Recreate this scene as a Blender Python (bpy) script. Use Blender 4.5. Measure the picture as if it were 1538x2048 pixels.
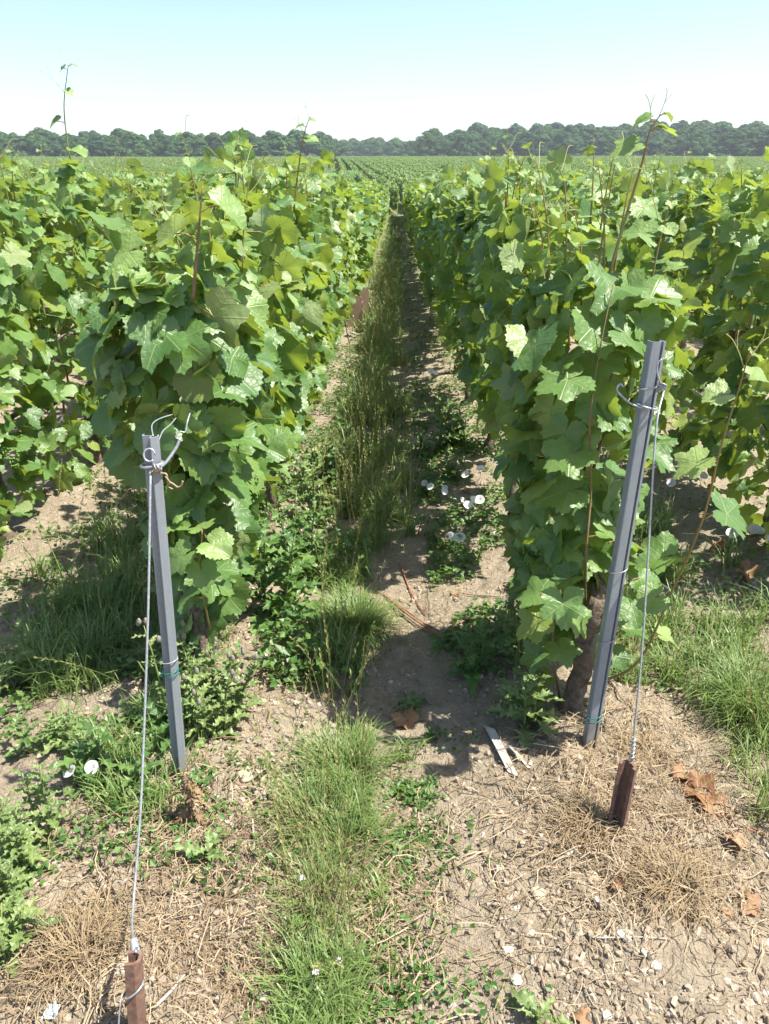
import bpy, math, random
import numpy as np
from mathutils import Vector, Matrix, Quaternion, noise as mnoise

for o in list(bpy.data.objects):
    bpy.data.objects.remove(o)
SC = bpy.context.scene
COL = SC.collection
rad = math.radians
R = random.Random(7)
NR = np.random.default_rng(7)

# ------------------------------------------------------------------ terrain profile (needed for the camera height)
_ty = np.arange(-60, 1300, 1.0)
_tz = np.interp(_ty, [-60, 0, 12, 25, 40, 60, 100, 160, 220, 300, 420, 700, 1300],
                [1.5, 0, -.36, -.72, -.95, -.62, .25, 1.55, 2.5, 3.3, 4.0, 5.0, 6.0])
_k = np.exp(-.5 * (np.arange(-12, 13) / 5.) ** 2); _k /= _k.sum()
_tz = np.convolve(np.pad(_tz, 12, mode='edge'), _k, mode='valid')
_tz -= np.interp(0, _ty, _tz)
ROW0, PITCH_ROW = .525, 1.10                      # a vine row every 1.10 m


def _hash(ix, iy, s):
    h = (ix * 374761393 + iy * 668265263 + s * 144269504) & 0xffffffff
    h = ((h ^ (h >> 13)) * 1274126177) & 0xffffffff
    return ((h ^ (h >> 16)) & 0xffff) / 65535.0


def vn(x, y, s=0):
    x = np.asarray(x, float); y = np.asarray(y, float)
    ix = np.floor(x).astype(np.int64); iy = np.floor(y).astype(np.int64)
    fx = x - ix; fy = y - iy
    fx = fx * fx * (3 - 2 * fx); fy = fy * fy * (3 - 2 * fy)
    a = _hash(ix, iy, s); b = _hash(ix + 1, iy, s); c = _hash(ix, iy + 1, s); d = _hash(ix + 1, iy + 1, s)
    return (a * (1 - fx) + b * fx) * (1 - fy) + (c * (1 - fx) + d * fx) * fy


def fbm(x, y, s=0, n=4):
    t = 0; a = .5
    for i in range(n):
        t = t + a * vn(x * 2 ** i + 17.3 * i, y * 2 ** i - 9.1 * i, s + i); a *= .5
    return t


def gz(x, y):
    """height of the soil"""
    x = np.asarray(x, float); y = np.asarray(y, float)
    z = np.interp(y, _ty, _tz)
    z = z + .028 * np.cos(2 * np.pi * (x - ROW0) / PITCH_ROW) * np.clip(1.2 - y / 90, 0, 1)
    near = np.clip(1.5 - y / 9, 0.15, 1)
    track = np.exp(-((x - .12) / .13) ** 2)
    rough = (1 - .75 * track) * near
    z = z + rough * (.05 * (fbm(x * 4, y * 4, 3) - .47) + .030 * (fbm(x * 13, y * 13, 9) - .47) + .032 * (fbm(x * 30, y * 30, 21, 3) - .44))
    z = z + .012 * near * track * np.abs(np.sin(y * 21 + 3 * x)) * fbm(x * 6, y * 6, 40)
    z = z + .5 * (vn(x / 60, y / 60, 5) - .5) * np.clip(np.abs(y) / 80 - .4, 0, 1)
    return z


def gzf(x, y):
    return float(gz(x, y))


# ------------------------------------------------------------------ camera, sky, sun, exposure
CAM_H, PITCH, YAW, FPX = 1.40, rad(24.13), rad(.80), 1538.0
cam_d = bpy.data.cameras.new('camera'); cam = bpy.data.objects.new('camera', cam_d); COL.objects.link(cam)
cam_d.sensor_fit = 'HORIZONTAL'; cam_d.sensor_width = 36; cam_d.lens = 36; cam_d.clip_end = 4000; cam_d.clip_start = .02
cam.location = (0, 0, CAM_H); cam.rotation_euler = (math.pi / 2 - PITCH, 0, YAW)
SC.camera = cam
_cf = Vector((-math.sin(YAW) * math.cos(PITCH), math.cos(YAW) * math.cos(PITCH), -math.sin(PITCH)))
_cr = Vector((math.cos(YAW), math.sin(YAW), 0)); _cu = _cr.cross(_cf)

SUN_AZ, SUN_EL = rad(96), rad(62)                 # azimuth measured from straight ahead (+Y) to the right (+X)
sun_dir = Vector((math.sin(SUN_AZ) * math.cos(SUN_EL), math.cos(SUN_AZ) * math.cos(SUN_EL), math.sin(SUN_EL)))
W = bpy.data.worlds.new('World'); SC.world = W; W.use_nodes = True
wn = W.node_tree.nodes; wl = W.node_tree.links
bg = wn['Background']; sky = wn.new('ShaderNodeTexSky'); sky.sky_type = 'NISHITA'; sky.sun_disc = False
sky.sun_elevation = SUN_EL; sky.sun_rotation = SUN_AZ
sky.air_density = .80; sky.dust_density = 1.15; sky.ozone_density = 1.0; sky.altitude = 100
wl.new(sky.outputs[0], bg.inputs[0]); bg.inputs[1].default_value = .118
sl = bpy.data.lights.new('sun', 'SUN'); sl.energy = 5.0; sl.angle = rad(.53); sl.color = (1, .945, .84)
so = bpy.data.objects.new('sun', sl); COL.objects.link(so); so.rotation_euler = sun_dir.to_track_quat('Z', 'Y').to_euler()
so.location = (8, 4, 12)
SC.view_settings.view_transform = 'Standard'; SC.view_settings.look = 'None'
SC.view_settings.exposure = 1.24; SC.view_settings.gamma = 1.0; SC.view_settings.use_curve_mapping = False
SC.render.engine = 'CYCLES'
SC.cycles.max_bounces = 6; SC.cycles.diffuse_bounces = 5; SC.cycles.glossy_bounces = 1; SC.cycles.transmission_bounces = 4
SC.cycles.use_adaptive_sampling = True; SC.cycles.adaptive_threshold = .025; SC.cycles.use_denoising = True
SC.cycles.transparent_max_bounces = 4; SC.cycles.volume_bounces = 0
SC.cycles.caustics_reflective = False; SC.cycles.caustics_refractive = False


def ray(px, py):
    return (_cf + _cr * ((px - 769) / FPX) + _cu * ((1024 - py) / FPX))


def G(px, py):
    """the point of the ground seen at a spot of the photograph (used once, to survey where a thing stands)"""
    d = ray(px, py); c = cam.location; t = np.geomspace(.5, 60, 700)
    for k in range(2):
        below = (c.z + d.z * t) <= gz(c.x + d.x * t, c.y + d.y * t)
        i = max(1, int(np.argmax(below))); t = np.linspace(t[i - 1], t[i], 60)
    p = c + d * float(t[-1])
    return Vector((p.x, p.y, gzf(p.x, p.y)))


def P(px, py, Y):
    d = ray(px, py); return cam.location + d * (Y / d.y)


# ------------------------------------------------------------------ small helpers
def tag(o, label=None, cat=None, group=None, kind=None):
    if label: o['label'] = label
    if cat: o['category'] = cat
    if group: o['group'] = group
    if kind: o['kind'] = kind
    return o


def empty(name, loc=(0, 0, 0), rz=0):
    o = bpy.data.objects.new(name, None); COL.objects.link(o); o.location = loc; o.rotation_euler = (0, 0, rz)
    o.empty_display_size = .05
    return o


def link(name, me, parent=None, mat=None):
    o = bpy.data.objects.new(name, me); COL.objects.link(o)
    if parent is not None: o.parent = parent
    if mat is not None and len(me.materials) == 0: me.materials.append(mat)
    return o


def fast_mesh(name, V, F, mats=None, uv=None, smooth=True, mi=None):
    V = np.ascontiguousarray(V, np.float32).reshape(-1, 3)
    F = np.ascontiguousarray(F, np.int32); n, k = F.shape
    me = bpy.data.meshes.new(name)
    me.vertices.add(len(V)); me.vertices.foreach_set('co', V.ravel())
    me.loops.add(n * k); me.loops.foreach_set('vertex_index', F.ravel())
    me.polygons.add(n); me.polygons.foreach_set('loop_start', np.arange(0, n * k, k, dtype=np.int32))
    if uv is not None:
        l = me.uv_layers.new(name='UVMap'); l.data.foreach_set('uv', np.ascontiguousarray(np.asarray(uv, np.float32)[F.ravel()]).ravel())
    for m in (mats or []): me.materials.append(m)
    if mi is not None: me.polygons.foreach_set('material_index', np.ascontiguousarray(mi, np.int32))
    me.update(calc_edges=True)
    me.polygons.foreach_set('use_smooth', np.full(n, bool(smooth)))
    return me


def tube_arrays(pts, radii, sides=6, cap=True):
    """triangles of a tube through pts"""
    pts = [Vector(p) for p in pts]; n = len(pts)
    if not hasattr(radii, '__len__'): radii = [radii] * n
    V = []; F = []
    t0 = (pts[1] - pts[0]).normalized()
    nrm = t0.orthogonal().normalized()
    for i, p in enumerate(pts):
        t = (pts[min(i + 1, n - 1)] - pts[max(i - 1, 0)])
        if t.length < 1e-9: t = t0
        t.normalize()
        nrm = (nrm - t * nrm.dot(t))
        nrm = nrm.normalized() if nrm.length > 1e-6 else t.orthogonal().normalized()
        b = t.cross(nrm)
        for j in range(sides):
            a = 2 * math.pi * j / sides
            V.append(p + (nrm * math.cos(a) + b * math.sin(a)) * radii[i])
    for i in range(n - 1):
        for j in range(sides):
            a = i * sides + j; b = i * sides + (j + 1) % sides; c = a + sides; d = b + sides
            F += [(a, b, d), (a, d, c)]
    if cap:
        for base, flip in ((0, 1), ((n - 1) * sides, 0)):
            for j in range(1, sides - 1):
                f = (base, base + j, base + j + 1); F.append(f[::-1] if flip else f)
    return np.array([tuple(v) for v in V]), np.array(F)


def tube(name, pts, radii, mat, parent=None, sides=6, smooth=True):
    V, F = tube_arrays(pts, radii, sides)
    return link(name, fast_mesh(name, V, F, [mat], smooth=smooth), parent)


def spline(ctrl, n=8):
    """Catmull-Rom through control points"""
    c = [Vector(p) for p in ctrl]; c = [c[0] * 2 - c[1]] + c + [c[-1] * 2 - c[-2]]
    out = []
    for i in range(1, len(c) - 2):
        for k in range(n):
            t = k / n; a, b, d, e = c[i - 1], c[i], c[i + 1], c[i + 2]
            out.append(.5 * ((2 * b) + (d - a) * t + (2 * a - 5 * b + 4 * d - e) * t * t + (3 * b - 3 * d + e - a) * t ** 3))
    out.append(c[-2]); return out


def join_arrays(parts):
    V = []; F = []; o = 0
    for v, f in parts:
        V.append(v); F.append(np.asarray(f) + o); o += len(v)
    return np.concatenate(V), np.concatenate(F)


def stamp(T, F, M, uv=None):
    """copies of template (T,F) under the n 3x4 matrices M"""
    n = len(M); k = len(T)
    V = np.einsum('nij,kj->nki', M[:, :, :3], T) + M[:, None, :, 3]
    FF = (F[None] + (np.arange(n) * k)[:, None, None]).reshape(-1, F.shape[1])
    return V.reshape(-1, 3), FF, (None if uv is None else np.tile(uv, (n, 1)))


def frame_mats(pos, nrm, tip, s):
    """n 3x4 matrices: local +Y along tip, local +Z along nrm, scaled"""
    pos = np.asarray(pos, float); nrm = np.asarray(nrm, float); tip = np.asarray(tip, float); s = np.asarray(s, float)
    nrm = nrm / np.linalg.norm(nrm, axis=1, keepdims=True)
    tip = tip - nrm * (tip * nrm).sum(1, keepdims=True)
    tip = tip / (np.linalg.norm(tip, axis=1, keepdims=True) + 1e-9)
    x = np.cross(tip, nrm)
    return np.concatenate([np.stack([x, tip, nrm], 2) * s[:, None, None], pos[:, :, None]], 2)


def mat4(m):
    return Matrix([list(m[0]), list(m[1]), list(m[2]), [0, 0, 0, 1]])


# ------------------------------------------------------------------ materials
class N:
    def __init__(s, name):
        s.m = bpy.data.materials.new(name); s.m.use_nodes = True
        s.t = s.m.node_tree; s.n = s.t.nodes; s.l = s.t.links
        s.b = s.n['Principled BSDF']; s.out = s.n['Material Output']

    def add(s, t, **k):
        n = s.n.new(t)
        for a, v in k.items(): setattr(n, a, v)
        return n

    def lk(s, a, b): s.l.new(a, b)

    def val(s, x, sock):
        if isinstance(x, (int, float)): sock.default_value = x
        elif isinstance(x, tuple): sock.default_value = x if len(x) == len(sock.default_value) else (*x, 1)
        else: s.lk(x, sock)

    def math(s, op, a, b=0., c=None):
        n = s.add('ShaderNodeMath', operation=op); s.val(a, n.inputs[0]); s.val(b, n.inputs[1])
        if c is not None: s.val(c, n.inputs[2])
        return n.outputs[0]

    def mix(s, f, a, b):
        n = s.add('ShaderNodeMix', data_type='RGBA'); s.val(f, n.inputs[0]); s.val(a, n.inputs[6]); s.val(b, n.inputs[7]); return n.outputs[2]

    def noise(s, scale, detail=4, rough=.6, vec=None, dim='3D'):
        n = s.add('ShaderNodeTexNoise'); n.inputs['Scale'].default_value = scale; n.inputs['Detail'].default_value = detail; n.inputs['Roughness'].default_value = rough
        if vec is not None: s.lk(vec, n.inputs['Vector'])
        return n.outputs['Fac']

    def ramp(s, f, stops):
        n = s.add('ShaderNodeValToRGB'); s.lk(f, n.inputs[0]); e = n.color_ramp.elements
        while len(e) < len(stops): e.new(.5)
        for i, (p, c) in enumerate(stops): e[i].position = p; e[i].color = (*c, 1) if len(c) == 3 else c
        return n.outputs[0]

    def obj(s): return s.add('ShaderNodeTexCoord').outputs['Object']

    def gen(s): return s.add('ShaderNodeNewGeometry').outputs['Position']

    def rnd(s, k=0.):
        """a number of its own for every loose piece and every object"""
        a = s.add('ShaderNodeNewGeometry').outputs['Random Per Island']; b = s.add('ShaderNodeObjectInfo').outputs['Random']
        return s.math('FRACT', s.math('ADD', s.math('MULTIPLY', s.math('ADD', a, b), 1 + k * 7.31), k))

    def bump(s, h, strength=.4, dist=.01):
        n = s.add('ShaderNodeBump'); n.inputs['Strength'].default_value = strength; n.inputs['Distance'].default_value = dist
        s.lk(h, n.inputs['Height']); s.lk(n.outputs[0], s.b.inputs['Normal']); return n.outputs[0]


def leafy(name, c1, c2, c3, under, trans, rough=.5, tfac=.36, veins=False, spec=.5, yellow=None):
    """leaf: upper side c1..c3 by chance, paler under side, light shining through as trans"""
    m = N(name); r1 = m.rnd(0); r2 = m.rnd(1)
    col = m.ramp(r1, [(0, c1), (.55, c2), (1, c3)])
    if yellow: col = m.mix(m.math('MULTIPLY', m.math('GREATER_THAN', r2, .95), .7), col, yellow)
    bf = m.add('ShaderNodeNewGeometry').outputs['Backfacing']
    if veins:
        tc = m.add('ShaderNodeTexCoord').outputs['UV']
        vm = m.add('ShaderNodeVectorMath', operation='MULTIPLY_ADD'); m.lk(tc, vm.inputs[0]); vm.inputs[1].default_value = (4, 4, 0); vm.inputs[2].default_value = (-2, -2, 0)
        sp = m.add('ShaderNodeSeparateXYZ'); m.lk(vm.outputs[0], sp.inputs[0])
        ax = m.math('ABSOLUTE', sp.outputs[0]); ang = m.math('ARCTAN2', ax, sp.outputs[1])
        ln = m.add('ShaderNodeVectorMath', operation='LENGTH'); m.lk(vm.outputs[0], ln.inputs[0]); rr = ln.outputs['Value']
        d = None; dirs = []
        for a in (0, .92, 1.95):
            q = m.math('ABSOLUTE', m.math('SUBTRACT', ang, a)); dirs.append(q)
            d = q if d is None else m.math('MINIMUM', d, q)
        dist = m.math('MULTIPLY', d, rr)                                     # distance to the nearest main vein
        main = m.math('SUBTRACT', 1, m.math('MULTIPLY', dist, 38.), ); main = m.math('MAXIMUM', main, 0)
        sec = m.math('SINE', m.math('MULTIPLY', m.math('SUBTRACT', rr, m.math('MULTIPLY', dist, .8)), 38))
        sec = m.math('MULTIPLY', m.math('POWER', m.math('MAXIMUM', sec, 0), 6), .28)
        vein = m.math('MINIMUM', m.math('ADD', main, sec), 1)
        col = m.mix(m.math('MULTIPLY', vein, .8), col, (.27, .36, .12))
        pk = m.noise(4.5, 1.5, .5, vm.outputs[0])
        m.bump(m.math('SUBTRACT', pk, m.math('MULTIPLY', vein, .45)), .30, .012)
        blot = m.noise(3.2, 3, .6, vm.outputs[0]); col = m.mix(m.math('MULTIPLY', blot, .35), col, c1); spot = m.noise(6.5, 2, .5, m.obj()); col = m.mix(m.ramp(spot, [(.73, (0, 0, 0)), (.77, (.8, .8, .8))]), col, (.26, .17, .07))
    col = m.mix(m.math('MULTIPLY', bf, .85), col, under)
    m.val(col, m.b.inputs['Base Color']); m.b.inputs['Roughness'].default_value = rough; m.b.inputs['Specular IOR Level'].default_value = spec
    tr = m.add('ShaderNodeBsdfTranslucent'); tcol = m.mix(r2, trans, tuple(.55 * v for v in trans))
    if veins: tcol = m.mix(m.math('MULTIPLY', vein, .6), tcol, (.16, .24, .04)); tcol = m.mix(m.math('MULTIPLY', blot, .45), tcol, tuple(.5 * v for v in trans))
    m.val(tcol, tr.inputs[0])
    mx = m.add('ShaderNodeMixShader'); mx.inputs[0].default_value = tfac
    m.lk(m.b.outputs[0], mx.inputs[1]); m.lk(tr.outputs[0], mx.inputs[2]); m.lk(mx.outputs[0], m.out.inputs[0])
    return m.m


def plain(name, c1, c2, scale=20, rough=.7, metal=0, bump=.3, bd=.003, detail=5):
    m = N(name); nz = m.noise(scale, detail, .65, m.obj())
    m.val(m.ramp(nz, [(.3, c1), (.7, c2)]), m.b.inputs['Base Color']); m.b.inputs['Roughness'].default_value = rough; m.b.inputs['Metallic'].default_value = metal
    m.bump(nz, bump, bd); return m.m


M_LEAF = leafy('vine_leaf', (.064, .152, .038), (.107, .216, .050), (.180, .288, .072), (.24, .31, .12), (.46, .60, .06), veins=True, rough=.45, spec=.65, yellow=(.28, .33, .06))
M_YOUNG = leafy('young_vine_leaf', (.15, .26, .07), (.22, .34, .095), (.32, .42, .15), (.28, .36, .17), (.46, .60, .09), rough=.42, spec=.6, veins=True)
M_LEAF_MID = leafy('vine_leaf_row', (.068, .157, .040), (.115, .224, .053), (.195, .303, .078), (.24, .31, .12), (.47, .60, .06), rough=.5, spec=.55, yellow=(.28, .33, .06))
M_LEAF_FAR = leafy('vine_leaf_far', (.10, .185, .06), (.165, .265, .085), (.25, .34, .12), (.24, .32, .15), (.42, .56, .09), rough=.5)
M_PETIOLE = plain('petiole', (.22, .24, .06), (.25, .12, .06), 6, .5, bump=0)
M_SHOOT = plain('shoot', (.20, .22, .06), (.24, .11, .05), 4, .5, bump=.1)
M_CANE = plain('cane', (.13, .080, .040), (.23, .155, .080), 25, .6, bump=.3)
M_TENDRIL = plain('tendril', (.30, .33, .10), (.36, .34, .12), 6, .5, bump=0)
M_BARK = plain('vine_bark', (.06, .045, .035), (.23, .175, .13), 60, .9, bump=1., bd=.01)
M_GRAPE = plain('green_grape', (.10, .20, .04), (.16, .27, .06), 30, .45, bump=0)
M_GRASS = leafy('grass_blade', (.10, .19, .045), (.18, .27, .07), (.38, .37, .17), (.17, .25, .075), (.34, .48, .09), rough=.45, tfac=.3)
M_SEED = leafy('grass_seed_head', (.20, .24, .07), (.30, .30, .10), (.38, .33, .14), (.28, .28, .1), (.35, .38, .08), rough=.6, tfac=.25)
M_STRAW = leafy('dry_straw', (.17, .120, .070), (.29, .215, .130), (.43, .345, .225), (.28, .21, .12), (.32, .23, .11), rough=.65, tfac=.15, spec=.3)
M_THISTLE = leafy('thistle_leaf', (.05, .12, .03), (.09, .18, .045), (.14, .23, .06), (.17, .24, .10), (.28, .40, .05), rough=.45, tfac=.3)
M_THISTLE_PALE = leafy('pale_thistle_leaf', (.13, .20, .065), (.18, .255, .085), (.24, .31, .11), (.21, .27, .12), (.30, .38, .07), rough=.45, tfac=.3)
M_WEED = leafy('weed_leaf', (.035, .10, .018), (.07, .16, .03), (.13, .22, .05), (.13, .2, .06), (.28, .40, .04), rough=.45, tfac=.3)
M_STEM = plain('weed_stem', (.14, .2, .06), (.2, .22, .08), 10, .6, bump=0)
M_PETAL = leafy('bindweed_petal', (.80, .79, .78), (.84, .82, .82), (.85, .80, .81), (.8, .77, .77), (.8, .78, .76), rough=.6, tfac=.35)
M_DEAD = leafy('dead_vine_leaf', (.21, .090, .042), (.30, .145, .070), (.38, .245, .145), (.40, .24, .14), (.45, .16, .04), rough=.6, tfac=.2, veins=True)
M_TWIG = plain('twig', (.12, .08, .055), (.30, .22, .15), 40, .85)
M_REDCANE = plain('red_cane', (.20, .06, .04), (.36, .16, .10), 18, .6)
M_WOOD = plain('weathered_wood', (.24, .215, .18), (.44, .405, .355), 30, .85, bump=.6)
M_STONE = plain('chalk_stone', (.50, .44, .35), (.72, .67, .58), 40, .9, bump=.5)
M_WHITE = plain('white_stone', (.52, .48, .41), (.70, .66, .60), 50, .85, bump=.4)
M_CLODSTONE = plain('soil_stone', (.28, .22, .15), (.44, .36, .26), 50, .95, bump=.8)
M_RUST = plain('rusty_steel', (.10, .052, .036), (.215, .125, .088), 70, .85, bump=.5, bd=.002)
M_GUARD = plain('vine_guard_plastic', (.42, .28, .22), (.48, .34, .275), 6, .55, bump=.05)
M_TIE = plain('green_wire', (.01, .10, .08), (.02, .16, .13), 10, .4, bump=0)
M_PLASTIC = plain('blue_scrap', (.45, .62, .66), (.6, .72, .75), 20, .5)
M_TRUNK = plain('tree_bark', (.06, .05, .04), (.14, .12, .09), 3, .9)

m = N('galvanised_steel'); ob = m.obj()
nz = m.noise(55, 4, .6, ob); mp = m.add('ShaderNodeMapping'); m.lk(ob, mp.inputs[0]); mp.inputs['Scale'].default_value = (140, 140, 5)
st = m.noise(1, 3, .6, mp.outputs[0]); big = m.noise(4, 3, .6, ob)
c = m.mix(st, (.20, .228, .255), (.32, .35, .375)); c = m.mix(m.math('MULTIPLY', nz, .5), c, (.16, .185, .21)); c = m.mix(m.ramp(big, [(.55, (0, 0, 0)), (.75, (.4, .4, .4))]), c, (.28, .30, .31))
sz = m.add('ShaderNodeSeparateXYZ'); m.lk(ob, sz.inputs[0]); spl = m.math('SUBTRACT', m.noise(38, 4, .7, ob), m.math('MULTIPLY', sz.outputs[2], 3.2)); c = m.mix(m.ramp(spl, [(.28, (0, 0, 0)), (.42, (.85, .85, .85))]), c, (.30, .24, .17))
scr = m.noise(220, 2, .5, ob); c = m.mix(m.ramp(scr, [(.68, (0, 0, 0)), (.72, (.7, .7, .7))]), c, (.40, .42, .43))
m.val(c, m.b.inputs['Base Color']); m.b.inputs['Metallic'].default_value = .15; m.val(m.ramp(nz, [(.3, (.42,) * 3), (.7, (.62,) * 3)]), m.b.inputs['Roughness']); m.bump(nz, .12, .001)
M_GALV = m.m
m = N('wire_steel'); nz = m.noise(160, 3, .6, m.obj()); m.val(m.ramp(nz, [(.3, (.24, .27, .29)), (.7, (.42, .44, .45))]), m.b.inputs['Base Color']); m.b.inputs['Metallic'].default_value = .4; m.b.inputs['Roughness'].default_value = .4
M_WIRE = m.m
m = N('rusty_wire'); m.b.inputs['Base Color'].default_value = (.30, .21, .13, 1); m.b.inputs['Roughness'].default_value = .6; M_OLDWIRE = m.m

# soil: pale dry loam, darker crumbs, straw-coloured specks
m = N('soil'); p = m.gen()
n1 = m.noise(2.3, 5, .6, p); n2 = m.noise(23, 6, .7, p); n3 = m.noise(120, 4, .7, p); n4 = m.noise(.35, 3, .5, p)
c = m.ramp(n2, [(.25, (.152, .119, .083)), (.48, (.288, .236, .168)), (.72, (.415, .350, .260))])
c = m.mix(m.ramp(n1, [(.35, (0, 0, 0)), (.7, (.75, .75, .75))]), c, (.340, .288, .214))
c = m.mix(m.ramp(n3, [(.3, (.6, .6, .6)), (.5, (0, 0, 0))]), c, (.17, .125, .085))
vor = m.add('ShaderNodeTexVoronoi', feature='DISTANCE_TO_EDGE'); vor.inputs['Scale'].default_value = 9
wv = m.add('ShaderNodeVectorMath', operation='MULTIPLY_ADD'); nv = m.add('ShaderNodeTexNoise'); nv.inputs['Scale'].default_value = 8; m.lk(p, nv.inputs['Vector'])
m.lk(nv.outputs['Color'], wv.inputs[0]); wv.inputs[1].default_value = (.25, .25, .25); m.lk(p, wv.inputs[2]); m.lk(wv.outputs[0], vor.inputs['Vector'])
crack = m.ramp(vor.outputs['Distance'], [(0, (0, 0, 0)), (.035, (1, 1, 1))])
far = m.ramp(m.noise(.06, 3, .6, p), [(.4, (0, 0, 0)), (.6, (.5, .5, .5))])
sepg = m.add('ShaderNodeSeparateXYZ'); m.lk(p, sepg.inputs[0])
grassy = m.math('MULTIPLY', m.math('MULTIPLY', m.math('SUBTRACT', sepg.outputs[1], 8), .06), 1); cl = m.add('ShaderNodeClamp'); m.lk(grassy, cl.inputs[0]); cl.inputs[2].default_value = .8
c = m.mix(cl.outputs[0], c, (.13, .16, .06))
m.val(c, m.b.inputs['Base Color']); m.b.inputs['Roughness'].default_value = .95; m.b.inputs['Specular IOR Level'].default_value = .15
h = m.math('ADD', m.math('ADD', m.math('MULTIPLY', n2, .7), m.math('MULTIPLY', n3, .35)), m.math('MULTIPLY', crack, .12))
m.bump(h, 1., .03); M_SOIL = m.m
m = N('soil_clod'); p = m.gen(); n2 = m.noise(60, 5, .7, p); r1 = m.rnd(0)
c = m.ramp(r1, [(0, (.26, .212, .158)), (.6, (.36, .302, .228)), (.95, (.44, .378, .30)), (1, (.54, .50, .44))]); c = m.mix(m.ramp(n2, [(.35, (.55,) * 3), (.6, (0, 0, 0))]), c, (.2, .15, .10))
m.val(c, m.b.inputs['Base Color']); m.b.inputs['Roughness'].default_value = .95; m.b.inputs['Specular IOR Level'].default_value = .15; m.bump(n2, .7, .006); M_CLOD = m.m
M_TREES = [leafy('tree_leaf_%d' % i, *c, rough=.8, tfac=.30, spec=.15) for i, c in enumerate([
    ((.040, .100, .032), (.056, .130, .038), (.082, .165, .048), (.07, .11, .05), (.12, .19, .04)),
    ((.050, .116, .036), (.070, .15, .044), (.100, .195, .058), (.08, .12, .055), (.14, .22, .04)),
    ((.032, .086, .036), (.046, .110, .042), (.066, .14, .050), (.06, .10, .05), (.10, .16, .04))])]

# ------------------------------------------------------------------ ground
def graded(a, b, step, far_lo, far_hi, g=1.12):
    mid = list(np.arange(a, b + 1e-6, step)); hi = []; s = step; v = b
    while v < far_hi: s *= g; v += s; hi.append(v)
    lo = []; s = step; v = a
    while v > far_lo: s *= g; v -= s; lo.append(v)
    return np.array(lo[::-1] + mid + hi)


xs = graded(-1.15, 1.35, .0135, -900, 900, 1.09); ys = graded(.55, 3.0, .0135, -40, 1250, 1.05)
X, Y = np.meshgrid(xs, ys); Z = gz(X, Y); nx, ny = len(xs), len(ys)
idx = np.arange(nx * ny).reshape(ny, nx)
F = np.stack([idx[:-1, :-1], idx[:-1, 1:], idx[1:, 1:], idx[1:, :-1]], -1).reshape(-1, 4)
ground = link('ground', fast_mesh('ground', np.stack([X, Y, Z], -1), F, [M_SOIL])); tag(ground, kind='structure')

# ------------------------------------------------------------------ far wood
def tree_variant(seed, mat):
    r = np.random.default_rng(seed); H = 1.0
    nl = 46
    cs = []; 
    for i in range(nl):
        h = .04 + .82 * r.random() ** 1.15; w = .42 * min(1., (1.0 - h) * 1.9) ** .8
        a = r.uniform(0, 6.28); d = w * r.uniform(.35, .85)
        cs.append((d * math.cos(a), d * math.sin(a), h, r.uniform(.07, .125) * (1.15 - .35 * h)))
    cs.append((0, 0, .9, .10)); cs.append((0, 0, .55, .24))
    pos = []; nr = []
    for (x, y, z, q) in cs:
        n = int(210 * (q / .15) ** 2); v = r.normal(size=(n, 3)); v /= np.linalg.norm(v, axis=1, keepdims=True); v[:, 2] = np.where(v[:, 2] < -.3, -v[:, 2], v[:, 2])
        rr = q * r.uniform(.75, 1.12, (n, 1)); pos.append(np.array([x, y, z]) + v * rr * np.array([1, 1, 1.1])); nr.append(v + r.normal(size=(n, 3)) * .28)
    pos = np.concatenate(pos); nr = np.concatenate(nr)
    T = np.array([(-.5, -.4, 0), (.1, -.55, .12), (.55, .05, 0), (.15, .5, .1), (-.45, .35, -.05)]); FT = np.array([(0, 1, 2), (0, 2, 3), (0, 3, 4)])
    M = frame_mats(pos, nr, r.normal(size=pos.shape), r.uniform(.032, .062, len(pos)))
    V, F, _ = stamp(T, FT, M); crown = fast_mesh('crown', V, F, [mat], smooth=False)
    br = [tube_arrays([(0, 0, -.03), (.01, 0, .2), (0, .01, .5), (.02, 0, .8)], [.028, .02, .014, .005], 6)]
    for k in range(5):
        a = k * 1.3 + r.uniform(0, 1); z = .22 + .09 * k; l = .2
        br.append(tube_arrays([(0, 0, z), (l * .6 * math.cos(a), l * .6 * math.sin(a), z + .09), (l * math.cos(a), l * math.sin(a), z + .2)], [.012, .008, .003], 5))
    V, F = join_arrays(br); return crown, fast_mesh('trunk', V, F, [M_TRUNK])


TV = [tree_variant(100 + i, M_TREES[i % 3]) for i in range(7)]
ntree = 0


def plant_tree(x, y, h, label, group, wide=1.0):
    global ntree
    c, t = TV[R.randrange(7)]; ntree += 1
    root = empty('broadleaf_tree', (x, y, gzf(x, y) - .2), R.uniform(0, 6.28)); root.scale = (h * wide, h * wide, h)
    link('crown', c, root); link('trunk', t, root)
    tag(root, label, 'tree', group)


def px_x(px, y): return P(px, 330, y).x


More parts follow.
